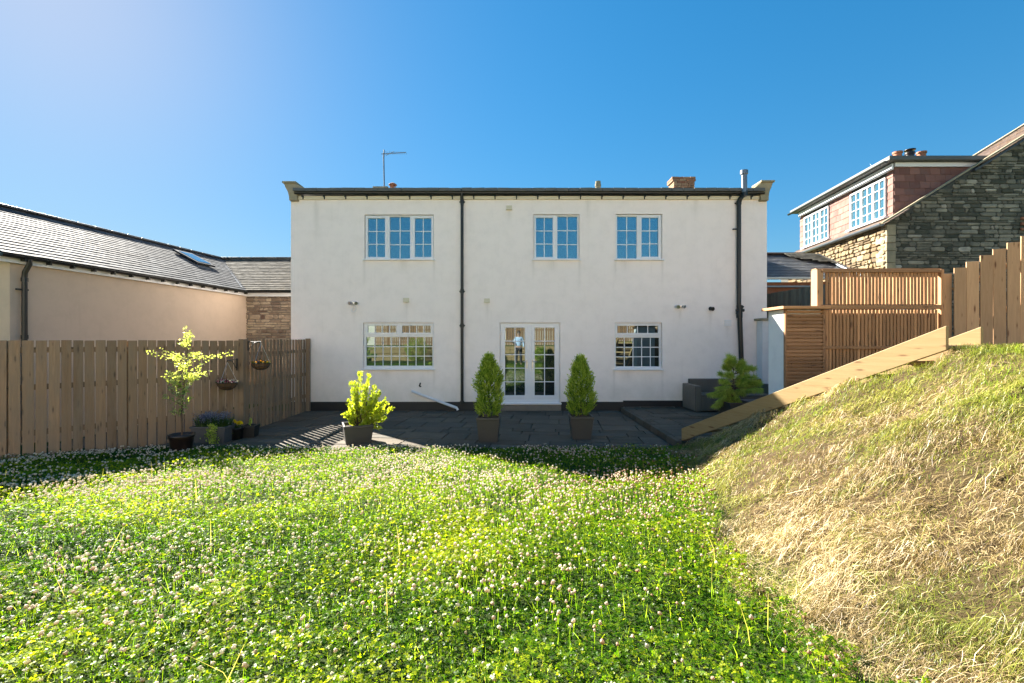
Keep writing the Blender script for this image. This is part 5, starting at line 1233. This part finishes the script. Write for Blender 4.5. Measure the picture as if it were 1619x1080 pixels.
# whole body, head to feet, facing the house (+y)
ch=[(q(0,0,.98),-1),(q(0,0,1.15),0),(q(0,.0,1.35),1),(q(0,-.01,1.50),2),(q(0,0,1.58),3),(q(0,.01,1.68),4),(q(0,.015,1.78),5),(q(0,.01,1.86),6),
 (q(-.17,0,1.49),3),(q(-.26,.06,1.25),8),(q(-.32,.20,1.22),9),(q(-.345,.235,1.26),10),
 (q(.18,0,1.49),3),(q(.27,-.03,1.20),12),(q(.27,.04,.95),13),(q(.27,.06,.87),14),
 (q(-.10,0,.90),0),(q(-.12,.02,.50),16),(q(-.13,0,.09),17),(q(-.14,.14,.05),18),(q(.10,0,.90),0),(q(.12,.02,.50),20),(q(.13,0,.09),21),(q(.14,.14,.05),22)]
rd=[(.17,.12),(.155,.11),(.18,.12),(.10,.09),(.055,.055),(.075,.09),(.08,.10),(.05,.06),.06,.048,.034,.04,.06,.048,.034,.04,.095,.065,.045,.035,.095,.065,.045,.035]
body=skin('body',ch,rd,M['skin'],pr)
skin('shirt',[(q(0,0,1.0),-1),(q(0,0,1.15),0),(q(0,0,1.35),1),(q(0,-.01,1.5),2),(q(-.17,0,1.49),3),(q(-.26,.06,1.25),4),(q(-.31,.17,1.225),5),(q(.18,0,1.49),3),(q(.27,-.03,1.20),7),(q(.27,.035,.99),8)],[(.185,.135),(.17,.125),(.195,.135),(.11,.10),.075,.062,.046,.075,.062,.046],M['shirt'],pr)
skin('trousers',[(q(0,0,1.0),-1),(q(-.10,0,.90),0),(q(-.12,.02,.50),1),(q(-.13,0,.12),2),(q(.10,0,.90),0),(q(.12,.02,.50),4),(q(.13,0,.12),5)],[(.18,.13),.11,.082,.065,.11,.082,.065],M['trousers'],pr)
for nm,cx_,cy_,cz_,sg in (('fingers',-.345,.25,1.28,1),('fingers',.27,.07,.84,-1)):
    for k in range(4):
        o_=(k-1.5)*.02; d_=sg
        skin('finger',[(q(cx_+o_*.5,cy_+.01,cz_+o_*.9 if d_>0 else cz_),-1),(q(cx_+o_*.5+.03*d_*.5,cy_+.04,(cz_+o_*.9+.01) if d_>0 else cz_-.04),0),(q(cx_+.05*d_*.5,cy_+.055-.004*k,(cz_+o_*.9) if d_>0 else cz_-.075+.004*k),1)],[.010,.009,.007],M['skin'],pr,1)
    skin('thumb',[(q(cx_-.02*sg,cy_-.01,cz_-.01),-1),(q(cx_-.035*sg,cy_+.02,cz_+.01),0),(q(cx_-.03*sg,cy_+.045,cz_+.02),1)],[.012,.010,.008],M['skin'],pr,1)
mb=MB(); mb.lathe(q(0,0,1.74),[(.105,.0),(.108,.07),(.09,.13),(.05,.165),(.001,.175)],18,squash=1.1); mb.v=[(v[0],v[1]-.02,v[2]) for v in mb.v]; mb.build('hair',M['hair'],pr)
mb=MB(); mb.tube([q(0,.10,1.745),q(0,.135,1.725)],[.014,.018],8); mb.build('nose',M['skin'],pr)
for s_ in (-1,1):
    mb=MB(); mb.tube([q(.033*s_,.095,1.765),q(.033*s_,.108,1.765)],.012,8); mb.build('eye',M['upvc'],pr)
    mb=MB(); mb.tube([q(.085*s_,0,1.765),q(.1*s_,-.01,1.76)],[.03,.022],8); mb.build('ear',M['skin'],pr)
mb=MB(); mb.tube([q(-.025,.10,1.69),q(0,.107,1.688),q(.025,.10,1.69)],.007,6); mb.build('mouth',M['terra'],pr)
hc=thing('handheld_camera',(0,-.05,CH),'black camera held out in front of the person','camera')
mb=MB(); mb.box((0,-.06,CH),(.13,.06,.09)); mb.box((0,-.06,CH+.055),(.05,.05,.03)); mb.build('body',M['black'],hc,bevel=.008)
mb=MB(); mb.tube([(0,-.03,CH),(0,-.012,CH)],.032,16); mb.build('lens',M['blackplastic'],hc)
